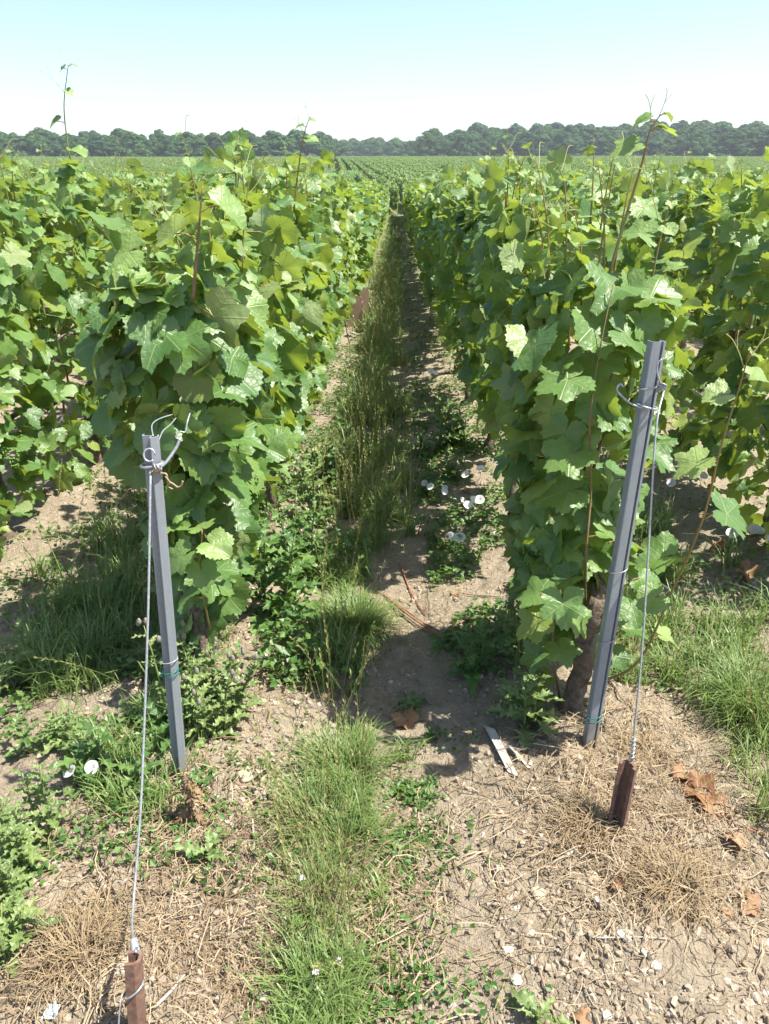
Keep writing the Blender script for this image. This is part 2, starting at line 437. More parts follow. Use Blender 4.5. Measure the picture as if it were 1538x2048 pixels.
# the wood beyond the field: a long edge, nearer on both sides, set back behind the gap in the middle
LW, GL = 'dark green broadleaf tree in the wood edge beyond the left half of the vineyard', 'wood edge beyond the left vines'
LM, GM = 'hazy broadleaf tree in the low dip of the wood at the end of the path', 'wood in the dip behind the path'
LR, GR_ = 'dark broadleaf tree in the wood edge on the rise beyond the right vines', 'wood edge on the right rise'
LT, GT = 'tall dark broadleaf tree behind the wood edge on the right rise', 'taller trees on the right rise'
for k, (pxa, pxb, ya, yb, n, h0, h1, lab, grp) in enumerate([
        (-60, 560, 300, 296, 46, 7.2, 9.4, LW, GL), (-60, 660, 322, 330, 44, 9.2, 11.4, LW, GL),
        (480, 930, 460, 420, 36, 8.5, 10.8, LM, GM), (520, 900, 500, 470, 30, 10.5, 13, LM, GM),
        (840, 1600, 350, 300, 60, 8, 10.5, LR, GR_), (870, 1600, 376, 335, 54, 11, 13.5, LR, GR_),
        (950, 1600, 400, 370, 46, 13.5, 16.5, LT, GT)]):
    for i in range(n):
        t = (i + R.uniform(-.3, .3)) / max(1, n - 1); y = ya + (yb - ya) * t + R.uniform(-7, 7)
        plant_tree(px_x(pxa + (pxb - pxa) * t, y), y, R.uniform(h0 * .92, h1 * 1.03), lab, grp, R.uniform(1.3, 1.95))

# ------------------------------------------------------------------ grape leaves
def leaf_outline(a, lobed, r):
    """radius at angle a (0 = tip, +-pi = the notch at the stalk)"""
    A = np.abs(a)
    d1, d2 = (.86, .80) if not lobed else (.66, .60)
    kx = [0, .18, .45, .72, .95, 1.2, 1.5, 1.78, 2.05, 2.4, 2.75, 2.98, 3.1416]
    ky = [1.0, .95, d1 + .03, d1 + .07, .94, .90, d2, d2 + .10, .82, .74, .66, .50, .12]
    return np.interp(A, kx, ky)


def leaf_template(seed, lobed, nout=52, petiole=True, curl=1.0):
    r = np.random.default_rng(seed)
    ao = np.linspace(-math.pi, math.pi, nout, endpoint=False) + r.uniform(-.02, .02, nout)
    ro = leaf_outline(ao, lobed, r) * (1 + .05 * np.where(np.arange(nout) % 2, 1, -1) * r.uniform(.2, 1.6, nout)) * (1 + .05 * np.sin(2 * ao + r.uniform(0, 6)))
    ni = nout // 2; ai = ao[::2]; ri = .52 * (ro[::2] * .5 + np.roll(ro, 1)[::2] * .25 + np.roll(ro, -1)[::2] * .25) + .03
    pts = [(0, 0)] + [(q * math.sin(a), q * math.cos(a)) for a, q in zip(ai, ri)] + [(q * math.sin(a), q * math.cos(a)) for a, q in zip(ao, ro)]
    p = np.array(pts); x, y = p[:, 0], p[:, 1]; rr = np.hypot(x, y); an = np.arctan2(x, y)
    fold = r.uniform(.05, .42) * curl; droop = r.uniform(.05, .35) * curl; ph = r.uniform(0, 6, 3)
    z = fold * np.abs(x) - .30 * fold * rr ** 2 - droop * np.clip(y, 0, 2) ** 2 * .6 - .12 * droop * rr ** 2
    z = z + .085 * curl * rr ** 2 * np.sin(3 * an + ph[0]) + .05 * curl * rr ** 2 * np.sin(5 * an + ph[1]) + .03 * np.sin(7 * x + ph[2]) * rr
    # little ridges between the main veins
    z = z + .03 * rr * np.cos(an * 6.5) * (rr < .9)
    V = np.stack([x, y, z], 1); F = []
    for i in range(ni):
        j = (i + 1) % ni; F.append((0, 1 + j, 1 + i))
        a = 1 + i; b = 1 + j; o0 = 1 + ni + 2 * i; o1 = o0 + 1; o2 = 1 + ni + (2 * i + 2) % nout
        F += [(a, o1, o0), (a, b, o1), (b, o2, o1)]
    F = np.array(F); mi = np.zeros(len(F), int); uv = V[:, :2] * .25 + .5
    if petiole:
        L = r.uniform(.5, .85)
        v2, f2 = tube_arrays([(0, 0, 0), (.02, -.22 * L, -.10), (0, -.75 * L, -.55 * L)], [.018, .018, .022], 3, cap=False)
        F = np.concatenate([F, f2 + len(V)]); V = np.concatenate([V, v2]); uv = np.concatenate([uv, np.full((len(v2), 2), .5)]); mi = np.concatenate([mi, np.ones(len(f2), int)])
    return V, F, uv, mi


HERO = [leaf_template(300 + i, i % 3 == 0, curl=.6 + 1.3 * ((i * 7) % 14) / 14) for i in range(18)]
HERO_L = [leaf_template(330 + i, True, curl=.6 + .25 * i) for i in range(7)]
ME_LEAF = [fast_mesh('leaf', V, F, [M_LEAF, M_PETIOLE], uv, True, mi) for V, F, uv, mi in HERO]
ME_LEAF_L = [fast_mesh('leaf', V, F, [M_LEAF, M_PETIOLE], uv, True, mi) for V, F, uv, mi in HERO_L]
ME_YOUNG = [fast_mesh('leaf', V, F, [M_YOUNG, M_PETIOLE], uv, True, mi) for V, F, uv, mi in HERO[:5] + HERO_L[:3]]
MID = [leaf_template(400 + i, i % 3 == 0, 20, False) for i in range(8)]
FARL = [leaf_template(450 + i, False, 8, False) for i in range(4)]


def half_width(z, top):
    """half thickness of the hedge at height z"""
    return np.interp(z, [.10, .3, .5, .8, 1.1, top - .08, top + .05], [.045, .08, .12, .165, .178, .125, .05])


def sample_leaves(r, n, y0, y1, sides=(1., 1., .45, 0.), top=1.36, zlo=.3, depth=(.72, 1.12), smin=.058, smax=.092, zpow=.85):
    """positions, blade normals, tip directions and sizes on the skin of a hedge along y.  sides: weight of -x, +x, top, end(-y)"""
    sides = np.array(sides) / sum(sides); k = r.choice(4, n, p=sides)
    y = r.uniform(y0, y1, n); z = zlo + (top - zlo) * r.random(n) ** zpow
    hw = half_width(z, top); dep = r.uniform(depth[0], depth[1], n)
    tb = .06 * np.sin(y * 5.1 + 1) + .05 * np.sin(y * 11.7 + 2)
    x = np.where(k == 0, -hw * dep, hw * dep); o = np.zeros((n, 3)); o[:, 0] = np.where(k == 0, -1, 1)
    t = k == 2
    x = np.where(t, r.uniform(-.2, .2, n), x); z = np.where(t, top + tb + r.uniform(-.12, .10, n), z); o[t] = (0, 0, 1)
    e = k == 3
    ph = r.uniform(-1.45, 1.45, n); x = np.where(e, np.sin(ph) * hw * dep, x); y = np.where(e, y0 - np.cos(ph) * hw * dep * .8, y)
    o[e] = np.stack([np.sin(ph), -np.cos(ph), 0 * ph], 1)[e]
    up = np.array([0, 0, 1.]); rn = r.normal(size=(n, 3))
    nr = o * .62 + up * r.uniform(.1, 1.35, n)[:, None] + rn * .56
    nr[t] = up * .75 + rn[t] * .55
    tp = -up * r.uniform(.3, .9, n)[:, None] + o * .6 + r.normal(size=(n, 3)) * .38
    tp[t] = rn[t][:, [1, 2, 0]]
    s = r.uniform(smin, smax, n) * np.where(t, .72, 1)
    return np.stack([x, y, z], 1), nr, tp, s, t


def foliage_mesh(seed, n, templates, y0, y1, mat, **kw):
    r = np.random.default_rng(seed); pos, nr, tp, s, t = sample_leaves(r, n, y0, y1, **kw)
    M = frame_mats(pos, nr, tp, s); pick = r.integers(0, len(templates), n); Vs = []; Fs = []; Us = []; o = 0
    for i, (T, F, uv, mi) in enumerate(templates):
        V, FF, U = stamp(T, F, M[pick == i], uv); Vs.append(V); Fs.append(FF + o); Us.append(U); o += len(V)
    return fast_mesh('foliage', np.concatenate(Vs), np.concatenate(Fs), [mat], np.concatenate(Us))


# gnarled stock shared by the vines
def trunk_mesh(seed, arms=(-1, 1)):
    r = random.Random(seed); parts = []
    pts = []; x = y = 0
    for i in range(9):
        pts.append((x, y, -.06 + i * .055)); x += r.uniform(-.018, .018); y += r.uniform(-.02, .02)
    rd = [.050, .046, .030, .025, .023, .023, .026, .032, .024]
    pts = spline(pts, 3); rd = np.interp(np.linspace(0, 8, len(pts)), range(9), rd); V, F = tube_arrays(pts, rd, 14)
    V = np.array([v + .014 * np.array(mnoise.noise_vector(Vector(v * 34 + seed))) + np.array(mnoise.noise_vector(Vector((v[0] * 60, v[1] * 60, v[2] * 9)))) * .006 for v in V]); parts.append((V, F))
    hx, hy, hz = tuple(pts[-1])
    for sy in arms:
        V, F = tube_arrays([(hx, hy, hz - .03), (hx + r.uniform(-.02, .02), hy + sy * .1, hz + .05), (0, sy * .28, hz + .09), (0, sy * .5, hz + .08)], [.026, .018, .012, .009], 8)
        V = V + np.array([np.array(mnoise.noise_vector(Vector(v * 50))) * .004 for v in V]); parts.append((V, F))
    return fast_mesh('trunk', *join_arrays(parts), [M_BARK])


TRUNKS = [trunk_mesh(i) for i in range(4)]
END_TRUNKS = [trunk_mesh(10 + i, (1,)) for i in range(2)]


def shoot_pts(r, y, top):
    x = r.uniform(-.06, .06); px = x; pts = []
    n = 8; z0 = .42; y2 = y + r.uniform(-.12, .12); x2 = r.uniform(-.14, .14)
    for i in range(n):
        t = i / (n - 1); pts.append((x + (x2 - x) * t + r.uniform(-.008, .008), y + (y2 - y) * t + r.uniform(-.008, .008), z0 + (top - z0) * t))
    return pts


SHOOTS = []
for i in range(6):
    r_ = random.Random(900 + i); pts = shoot_pts(r_, 0, 1.0); V, F = tube_arrays(pts, [.006 - .004 * k / 7 for k in range(8)], 6)
    SHOOTS.append(fast_mesh('shoot', V, F, [M_SHOOT if i % 2 else M_CANE]))


def cluster_mesh(seed):
    r = np.random.default_rng(seed); n = 46; z = r.uniform(-1, 0, n); q = .028 * (1 + z * .6); a = r.uniform(0, 6.28, n)
    oc = np.array([(1, 0, 0), (-1, 0, 0), (0, 1, 0), (0, -1, 0), (0, 0, 1), (0, 0, -1)], float); fo = np.array([(0, 2, 4), (2, 1, 4), (1, 3, 4), (3, 0, 4), (2, 0, 5), (1, 2, 5), (3, 1, 5), (0, 3, 5)])
    M = np.zeros((n, 3, 4)); 
    for i in range(3): M[:, i, i] = .0048
    M[:, 0, 3] = q * np.cos(a); M[:, 1, 3] = q * np.sin(a); M[:, 2, 3] = z * .075
    V, F, _ = stamp(oc, fo, M); return fast_mesh('grape_cluster', V, F, [M_GRAPE])


CLUST = [cluster_mesh(i) for i in range(3)]


def near_vine(x, y, seed, label, sides, n_obj=300, n_in=80, span=.55, top=1.36, zlo=.30, smin=.034, smax=.092, lobed=.35, end=0, shoots=7, group=None, tips=9, zpow=.85, slim=1.0, low=0):
    """a vine whose leaves are each built: trunk, shoots, leaves, plus the inner leaves as one mass"""
    r = np.random.default_rng(seed); rr = random.Random(seed)
    root = empty('grapevine', (x, y, gzf(x, y) - .01)); tag(root, label, 'grapevine', group)
    link('trunk', END_TRUNKS[seed % 2] if end else TRUNKS[seed % 4], root)
    for i in range(shoots):
        s = link('shoot', SHOOTS[rr.randrange(6)], root); s.location = (0, rr.uniform(end + .1 if end else -span * .9, span * .9), rr.uniform(-.06, .03)); s.rotation_euler = (rr.uniform(-.1, .1), rr.uniform(-.08, .08), rr.uniform(0, 6.28)); s.scale = (1, 1, rr.uniform(top * .72, top * .97))
    y0 = -span if not end else end
    pos, nr, tp, s, t = sample_leaves(r, n_obj, y0, span, sides=sides, top=top, zlo=zlo, smin=smin, smax=smax, zpow=zpow)
    pos[:, 0] *= slim
    if low:
        q = (pos[:, 1] < -.12) & (pos[:, 2] < low); pos[q, 2] = low + r.random(q.sum()) * (top - low)
    M = frame_mats(pos, nr, tp, s)
    for i in range(n_obj):
        young = (t[i] and rr.random() < .45) or rr.random() < .06 + .18 * (pos[i, 2] > 1.12)
        me = rr.choice(ME_YOUNG) if young else (rr.choice(ME_LEAF_L) if rr.random() < lobed else rr.choice(ME_LEAF))
        o = link('leaf', me, root); o.matrix_basis = mat4(M[i])
    fo = link('foliage', foliage_mesh(seed + 5000, n_in, MID, y0, span, M_LEAF_MID, sides=(1, 1, .3, .5 if end else 0), top=top - .04, zlo=zlo + .05, depth=(.1, .8), smin=.05, smax=.085), root)
    tag(fo, kind='stuff')
    # young tips rising over the top
    for i in range(tips):
        tx, ty = rr.uniform(-.14, .14), rr.uniform(y0, span); h = rr.uniform(.10, .26); bx, by = rr.uniform(-.07, .07), rr.uniform(-.07, .07)
        shoot_tip(root, [(tx, ty, top - .12), (tx + bx * .4, ty + by * .4, top + h * .4), (tx + bx, ty + by, top + h)], rr, 5, .034)
    for i in range(2):
        c = link('grape_cluster', rr.choice(CLUST), root); sd = -1 if sides[0] > sides[1] else 1
        c.location = (sd * rr.uniform(.12, .17), rr.uniform(-.4, .4), rr.uniform(.42, .6))
    return root


def shoot_tip(root, ctrl, rr, nleaf, size, leaf_from=.2, tendrils=1, rbase=.0035):
    pts = spline(ctrl, 5); n = len(pts); root = tube('shoot', pts, [rbase * (1 - .75 * i / (n - 1)) for i in range(n)], M_SHOOT, root, 5)
    for k in range(nleaf):
        t = leaf_from + (1 - leaf_from) * (k + .6) / nleaf; i = min(n - 1, int(t * (n - 1))); p = pts[i]; a = k * 2.6 + rr.uniform(-.5, .5)
        out = Vector((math.cos(a), math.sin(a), rr.uniform(-.1, .4))); s = size * (1.15 - .75 * t) * rr.uniform(.8, 1.2)
        M = frame_mats([p + out * s * .8], [Vector((0, 0, .8)) + out * .3 + Vector((rr.uniform(-.5, .5), rr.uniform(-.5, .5), 0))], [out * .8 + Vector((0, 0, -.35))], [s])
        o = link('leaf', rr.choice(ME_YOUNG), root); o.matrix_basis = mat4(M[0])
    for k in range(tendrils):
        p = pts[int(n * rr.uniform(.5, .95)) - 1]; a = rr.uniform(0, 6.28); d = Vector((math.cos(a), math.sin(a), .9)) * rr.uniform(.04, .08)
        tube('tendril', spline([p, p + d * .5, p + d + Vector((0, 0, .01)), p + d * 1.3 + Vector((.01, 0, -.005))], 4), .0009, M_TENDRIL, root, 4)


ROWX = {k: ROW0 + PITCH_ROW * k for k in range(-200, 201)}      # row 0 = right of the path, row -1 = left of it
SP = 1.05
ORD = ['first', 'second', 'third', 'fourth', 'fifth', 'sixth']
start = {0: 1.95, -1: 2.10, 1: 3.0, -2: 2.95}
END = {0: G(1138, 1415), -1: G(402, 1335)}
near_keys = set()
vineR = vineL = None
for row, cnt, side in ((-1, 6, (.25, 1, .45, 0)), (0, 6, (1, .25, .45, 0)), (-2, 4, (.2, 1, .5, 0)), (1, 4, (1, .3, .5, 0))):
    for i in range(cnt):
        x = ROWX[row] + R.uniform(-.02, .02); y = start[row] + SP * i + (.12 if row == 0 and i else 0)
        if i == 0 and row in END: x, y = END[row].x, END[row].y
        nm = {-1: 'in the row left of the grass path', 0: 'in the row right of the grass path', -2: 'in the second row left of the path', 1: 'in the second row right of the path'}[row]
        lab = '%s leafy grapevine %s, counted from the camera' % (ORD[i], nm)
        s_ = list(side); kw = {}
        if i == 0 and row in (0, -1):
            s_[3] = .75
            lab = 'end grapevine with big green leaves behind the short grey post' if row == -1 else 'end grapevine with a bare gnarled trunk behind the tall grey post'
            kw = dict(end=.06, smin=.054, smax=.100, zlo=.16, n_in=90, top=1.19, zpow=.85, slim=1.0) if row == -1 else dict(end=.12, span=.40, smin=.046, smax=.090, zlo=.12, lobed=.8, n_in=40, top=1.20, zpow=.8, n_obj=255, slim=1.1)
        if row == 0 and i == 1: kw = dict(zlo=.36, low=.82, n_in=50)
        if row in (-2, 1): kw = dict(zlo=.07, zpow=.95)
        v = near_vine(x, y, 40 + row * 17 + i * 3 + 200, lab, s_, group='grapevines of the four nearest rows', **kw)
        near_keys.add((row, i))
        if i == 0 and row == 0: vineR = v
        if i == 0 and row == -1: vineL = v

# the vines farther along: leaves of each vine as one mass
VB = [foliage_mesh(700 + i, 330, MID, -.56, .56, M_LEAF_MID, sides=(1, 1, .55, 0), top=1.33 + .03 * (i % 3), zlo=.30, depth=(.3, 1.15)) for i in range(5)]
VC = [foliage_mesh(760 + i, 330, FARL, -.56, .56, M_LEAF_FAR, sides=(1, 1, .6, 0), top=1.34, zlo=.24, depth=(.4, 1.15), smin=.075, smax=.115) for i in range(4)]
cand = []
for row in range(-40, 41):
    x = ROWX[row]; y = start.get(row, 3.0) + R.uniform(-.2, .2)
    i = 0
    while y < 42.3:
        zc = .9126 * y + .3
        if (row, i) not in near_keys and abs(x + .014 * y) < .5 * zc + .7: cand.append((math.hypot(x, y) * (1 if row in (0, -1) else 1.25), row, x, y))
        i += 1; y += SP
cand.sort()
MAXV = 300 - len(near_keys)
src_far = None
for d, row, x, y in cand[:MAXV]:
    nm = 'left' if row < 0 else 'right'
    root = empty('grapevine', (x + R.uniform(-.05, .05), y, gzf(x, y) - .01), math.pi * R.randrange(2)); s = R.uniform(.90, 1.08); root.scale = (R.uniform(.8, 1.3), 1, s)
    tag(root, 'leafy grapevine farther back among the trellised rows on the %s side' % nm, 'grapevine', 'grapevines farther back on the ' + nm)
    f = link('foliage', R.choice(VB), root); tag(f, kind='stuff')
    if row in (0, -1) or y < 9: link('trunk', R.choice(TRUNKS), root)
rest = [(x, y) for d, row, x, y in cand[MAXV:]]

# all rows beyond, one mass of vines over the rising field
py_ = []
NB = len(rest); TURN = -.075
for row in range(-190, 191):
    x = ROWX[row]; y = 43.9
    gapx = 0
    while y < 236 + 14 * math.sin(x / 37.):
        xr = x + .5 + (y - 44) * TURN
        if abs(xr) < .58 * y + 4: rest.append((xr + R.uniform(-.04, .04), y))
        y += SP
rest = np.array(rest); zz = gz(rest[:, 0], rest[:, 1])
me = bpy.data.meshes.new('vineyard'); me.vertices.add(len(rest)); me.vertices.foreach_set('co', np.stack([rest[:, 0], rest[:, 1], zz], 1).astype(np.float32).ravel())
at = me.attributes.new('turn', 'FLOAT_VECTOR', 'POINT'); tv = np.zeros((len(rest), 3), np.float32); tv[:, 2] = NR.integers(0, 2, len(rest)) * math.pi + np.where(np.arange(len(rest)) >= NB, -math.atan(TURN), 0); at.data.foreach_set('vector', tv.ravel())
at = me.attributes.new('size', 'FLOAT_VECTOR', 'POINT'); sv = np.ones((len(rest), 3), np.float32); sv[:, 0] = NR.uniform(.85, 1.1, len(rest)); sv[:, 2] = NR.uniform(.92, 1.08, len(rest)); at.data.foreach_set('vector', sv.ravel())
vy = link('vineyard_rows', me); tag(vy, 'trellised vineyard rows covering the far rising field below the wood', 'vineyard', kind='stuff')
# four source vines stand in the field themselves
srcs = []
for i in range(4):
    x = ROWX[6 - 4 * i] + .5
    root = empty('grapevine', (x, 42.9, gzf(x, 42.9))); tag(root, 'leafy grapevine in the dip where the rows start to climb', 'grapevine', 'grapevines in the dip')
    f = link('foliage', VC[i], root); tag(f, kind='stuff'); srcs.append(f)
ng = bpy.data.node_groups.new('vineyard_rows', 'GeometryNodeTree')
ng.interface.new_socket('Geometry', in_out='INPUT', socket_type='NodeSocketGeometry'); ng.interface.new_socket('Geometry', in_out='OUTPUT', socket_type='NodeSocketGeometry')
gi = ng.nodes.new('NodeGroupInput'); go = ng.nodes.new('NodeGroupOutput'); m2p = ng.nodes.new('GeometryNodeMeshToPoints'); iop = ng.nodes.new('GeometryNodeInstanceOnPoints'); gg = ng.nodes.new('GeometryNodeGeometryToInstance')
for f in srcs:
    oi = ng.nodes.new('GeometryNodeObjectInfo'); oi.inputs['Object'].default_value = f; oi.inputs['As Instance'].default_value = True; oi.transform_space = 'ORIGINAL'
    ng.links.new(oi.outputs['Geometry'], gg.inputs[0])
def nattr(nm):
    n = ng.nodes.new('GeometryNodeInputNamedAttribute'); n.data_type = 'FLOAT_VECTOR'; n.inputs[0].default_value = nm; return n.outputs[0]
ng.links.new(gi.outputs[0], m2p.inputs[0]); ng.links.new(m2p.outputs[0], iop.inputs['Points']); ng.links.new(gg.outputs[0], iop.inputs['Instance']); iop.inputs['Pick Instance'].default_value = True
ng.links.new(nattr('turn'), iop.inputs['Rotation']); ng.links.new(nattr('size'), iop.inputs['Scale']); ng.links.new(iop.outputs[0], go.inputs[0])
vy.modifiers.new('rows', 'NODES').node_group = ng

# ------------------------------------------------------------------ special shoots of the nearest vines
def local(root, p): return Vector(p) - root.location


def own_shoot(root, wpts, rb, leaves, mat, seed, tend=(), me=None):
    """a single long shoot of a vine: world points; leaves: (t, size, azimuth, young)"""
    rr = random.Random(seed); pts = spline([local(root, p) for p in wpts], 8); n = len(pts)
    root = tube('shoot', pts, [rb * (1 - .7 * i / (n - 1)) for i in range(n)], mat, root, 6)
    for t, s, a, yg in leaves:
        p = pts[min(n - 1, int(t * (n - 1)))]; out = Vector((math.cos(a), math.sin(a), .25)).normalized(); q = p + out * s * .75
        M = frame_mats([q], [Vector((0, -.35, .75)) + out * .35 + Vector((rr.uniform(-.3, .3), rr.uniform(-.3, .3), 0))], [out * .7 + Vector((0, 0, -.55))], [s])
        o = link('leaf', rr.choice(ME_YOUNG if yg else ME_LEAF_L), root); o.matrix_basis = mat4(M[0])
        tube('leaf_stalk', [p, p + out * s * .45 + Vector((0, 0, s * .12)), q], .0016, M_PETIOLE, root, 4)
    for t, a, l in tend:
        p = pts[min(n - 1, int(t * (n - 1)))]; d = Vector((math.cos(a), .15, math.sin(a))) * l; side = Vector((-d.z, 0, d.x)) * .25
        tube('tendril', spline([p, p + d * .45, p + d * .8 + side * .2, p + d + side * .6], 5), .0011, M_TENDRIL, root, 4)
        tube('tendril', spline([p + d * .55, p + d * .75 - side * .2, p + d * .95 - side * .6], 5), .0009, M_TENDRIL, root, 4)


def owner(row, i):
    for o in bpy.data.objects:
        if o.type == 'EMPTY' and o.name.startswith('grapevine') and abs(o.location.x - ROWX[row]) < .06 and abs(o.location.y - (start[row] + SP * i)) < .14: return o


def W_(lst, Y): return [P(a, b, Y + (c[0] if c else 0)) for a, b, *c in lst]


v = owner(-2, 1)
own_shoot(v, W_([(142, 330), (133, 270), (128, 210), (134, 150), (137, 130)], v.location.y), .0040,
          [(.12, .055, -.2, 1), (.35, .05, 3.3, 1), (.62, .03, -.4, 1), (.86, .03, 3.0, 1), (.97, .03, .2, 1)], M_SHOOT, 1, ((.60, 2.3, .14), (.97, 2.1, .10)))
v = owner(-1, 1)
own_shoot(v, W_([(588, 420), (598, 330), (608, 270), (620, 232)], v.location.y), .0036, [(.45, .04, 3., 1), (.62, .035, .2, 1), (.8, .025, 3.1, 1), (.92, .018, .3, 1)], M_SHOOT, 2, ((.7, 2.0, .07), (.97, 1.9, .06)))
own_shoot(vineL, W_([(386, 600), (396, 480), (405, 372)], vineL.location.y - .05), .0055, [(.55, .075, 3.3, 0), (.8, .07, .2, 1)], M_CANE, 3)
own_shoot(vineR, W_([(1215, 560), (1250, 440), (1283, 330), (1300, 262), (1322, 228)], vineR.location.y + .12), .0042,
          [(.3, .055, .1, 0), (.6, .045, 3., 1), (.75, .04, .2, 1), (.88, .03, 2.9, 1), (.97, .022, .3, 1)], M_SHOOT, 4, ((.8, 1.7, .07), (.95, 1.2, .06)))
own_shoot(vineR, [vineR.location + Vector((.01, 0, .36)), P(1172, 1110, vineR.location.y - .06), P(1182, 980, vineR.location.y - .02), P(1180, 850, vineR.location.y - .06), P(1196, 720, vineR.location.y - .04), P(1228, 560, vineR.location.y + .02)], .0036,
          [(.12, .06, 3.3, 0), (.25, .07, .1, 0), (.38, .08, 3.0, 0), (.5, .075, 3.4, 0), (.62, .07, .3, 0), (.74, .085, 3.2, 0), (.86, .08, .2, 0)], M_CANE, 5, ((.45, 2.2, .07),))
own_shoot(vineR, [vineR.location + Vector((.02, -.02, .10)), P(1270, 1330, 1.72), P(1345, 1180, 1.66), P(1405, 1040, 1.60), P(1440, 900, 1.56), P(1480, 770, 1.52), P(1500, 700, 1.5)], .0042,
          [(.24, .05, 0.2, 1), (.33, .05, 3.3, 1), (.40, .07, 3.0, 0), (.52, .075, .1, 0), (.63, .06, 3.2, 1), (.80, .04, 3.1, 1), (.86, .035, .2, 1), (.97, .022, .4, 1)], M_SHOOT, 6, ((.9, 2.0, .08), (.95, 1.0, .07)))
own_shoot(vineL, [P(420, 1260, 1.95), P(400, 1150, 1.85), P(405, 1060, 1.82)], .004, [(.3, .06, 2.8, 0), (.5, .065, .2, 0), (.7, .06, 3.6, 1), (.85, .055, -.3, 1), (.97, .05, 1.8, 1), (.6, .06, -1.2, 0)], M_SHOOT, 7)
own_shoot(vineR, [P(1120, 1400, 1.85), P(1105, 1290, 1.74), P(1120, 1180, 1.70)], .004, [(.2, .05, 3.4, 0), (.4, .06, 3.0, 0), (.55, .055, -1.2, 0), (.7, .065, 3.3, 0), (.9, .07, 2.6, 0), (.8, .065, -.4, 0), (.97, .07, -1.6, 0)], M_CANE, 8)
own_shoot(vineR, [vineR.location + Vector((.02, -.02, .2)), P(1215, 1300, 1.80), P(1240, 1230, 1.80), P(1255, 1150, 1.80)], .0035, [(.3, .05, -1.0, 0), (.5, .06, .3, 0), (.65, .06, 3.2, 0), (.8, .065, -1.4, 0), (.95, .065, .4, 0)], M_SHOOT, 9)

# ------------------------------------------------------------------ posts, stakes, wires
def profile_body(name, prof, th, base, top, mat, parent, twist=0, size=1.0):
    """an open steel section (polyline of x,y in metres, thickness th) swept from base to top, local to parent"""
    base = Vector(base); top = Vector(top); ax = (top - base).normalized()
    ex = Vector((math.cos(twist), math.sin(twist), 0)); ex = (ex - ax * ex.dot(ax)).normalized(); ey = ax.cross(ex)
    p = np.array(prof, float) * size; n = len(p)
    d = np.diff(p, axis=0); d /= np.linalg.norm(d, axis=1, keepdims=True); d = np.concatenate([d[:1], d[:-1] + d[1:], d[-1:]]); nn = np.stack([-d[:, 1], d[:, 0]], 1); nn /= np.linalg.norm(nn, axis=1, keepdims=True)
    loop = np.concatenate([p, (p + nn * th)[::-1]]); k = len(loop); L = (top - base).length
    V = []; rows = [0, .25, .5, .75, 1]
    for t in rows:
        for (u, w) in loop:
            V.append(base + ax * (L * t) + ex * float(u) + ey * float(w))
    F = []
    for i in range(len(rows) - 1):
        for j in range(k):
            a = i * k + j; b = i * k + (j + 1) % k; F += [(a, b, b + k), (a, b + k, a + k)]
    o = (len(rows) - 1) * k
    for j in range(n - 1): F += [(o + j, o + j + 1, o + k - 2 - j), (o + j, o + k - 2 - j, o + k - 1 - j)]
    me = fast_mesh(name, np.array([tuple(v) for v in V]), np.array(F), [mat], smooth=False)
    return link(name, me, parent)


POST_L = [(-.022, .014), (-.022, .002), (-.019, -.001), (.001, .003), (.002, -.014), (.005, -.015), (.021, .000), (.020, .014)]
POST_R = [(-.022, .016), (-.022, -.010), (-.019, -.012), (.007, -.013), (.008, -.004), (.013, -.004), (.0145, -.014), (.022, -.013), (.022, .016)]
lb = G(357, 1556); lt = P(300, 872, lb.y - .01)
post_l = empty('steel_post', lb); tag(post_l, 'short grey galvanised steel post at the end of the left row', 'post', 'row end posts')
profile_body('post_section', POST_L, .0025, (0, 0, -.12), lt - lb, M_GALV, post_l, size=.78)
rb_ = G(1176, 1492); rt = P(1314, 682, rb_.y + .02)
post_r = empty('steel_post', rb_); tag(post_r, 'tall leaning grey galvanised steel post at the end of the right row', 'post', 'row end posts')
profile_body('post_section', POST_R, .0025, (0, 0, -.12), rt - rb_, M_GALV, post_r, twist=.25, size=.74)


def ring(name, c, ax, rx, ry, mat, r, parent, turns=1.0, n=22, tilt=0.0, rot=0.0):
    ax = Vector(ax).normalized(); ex = Vector((1, 0, 0)); ex = (ex - ax * ex.dot(ax)).normalized(); ey = ax.cross(ex)
    pts = []
    for i in range(int(n * turns) + 1):
        a = 2 * math.pi * i / n + rot; pts.append(Vector(c) + ex * rx * math.cos(a) + ey * ry * math.sin(a) + ax * (tilt * math.cos(a) + .004 * i / n))
    return tube(name, pts, r, mat, parent, 6)


axl = (lt - lb).normalized(); axr = (rt - rb_).normalized()
# clips and ties that belong to the posts
cl_ = lambda py, root, top, base, ax: (P(0, 0, 1), )
def on_post(base, top, py):
    # height along the post that is seen at photo row py
    best = min((abs((P(769, py, 1) - cam.location).normalized().dot(Vector((0, 0, 1))) - ((base.lerp(top, k / 400) - cam.location).normalized().z)), k) for k in range(401))
    lo = None
    for k in range(401):
        q = base.lerp(top, k / 400); v = q - cam.location; row = 1024 - FPX * v.dot(_cu) / v.dot(_cf)
        if lo is None or abs(row - py) < lo[0]: lo = (abs(row - py), q)
    return lo[1]


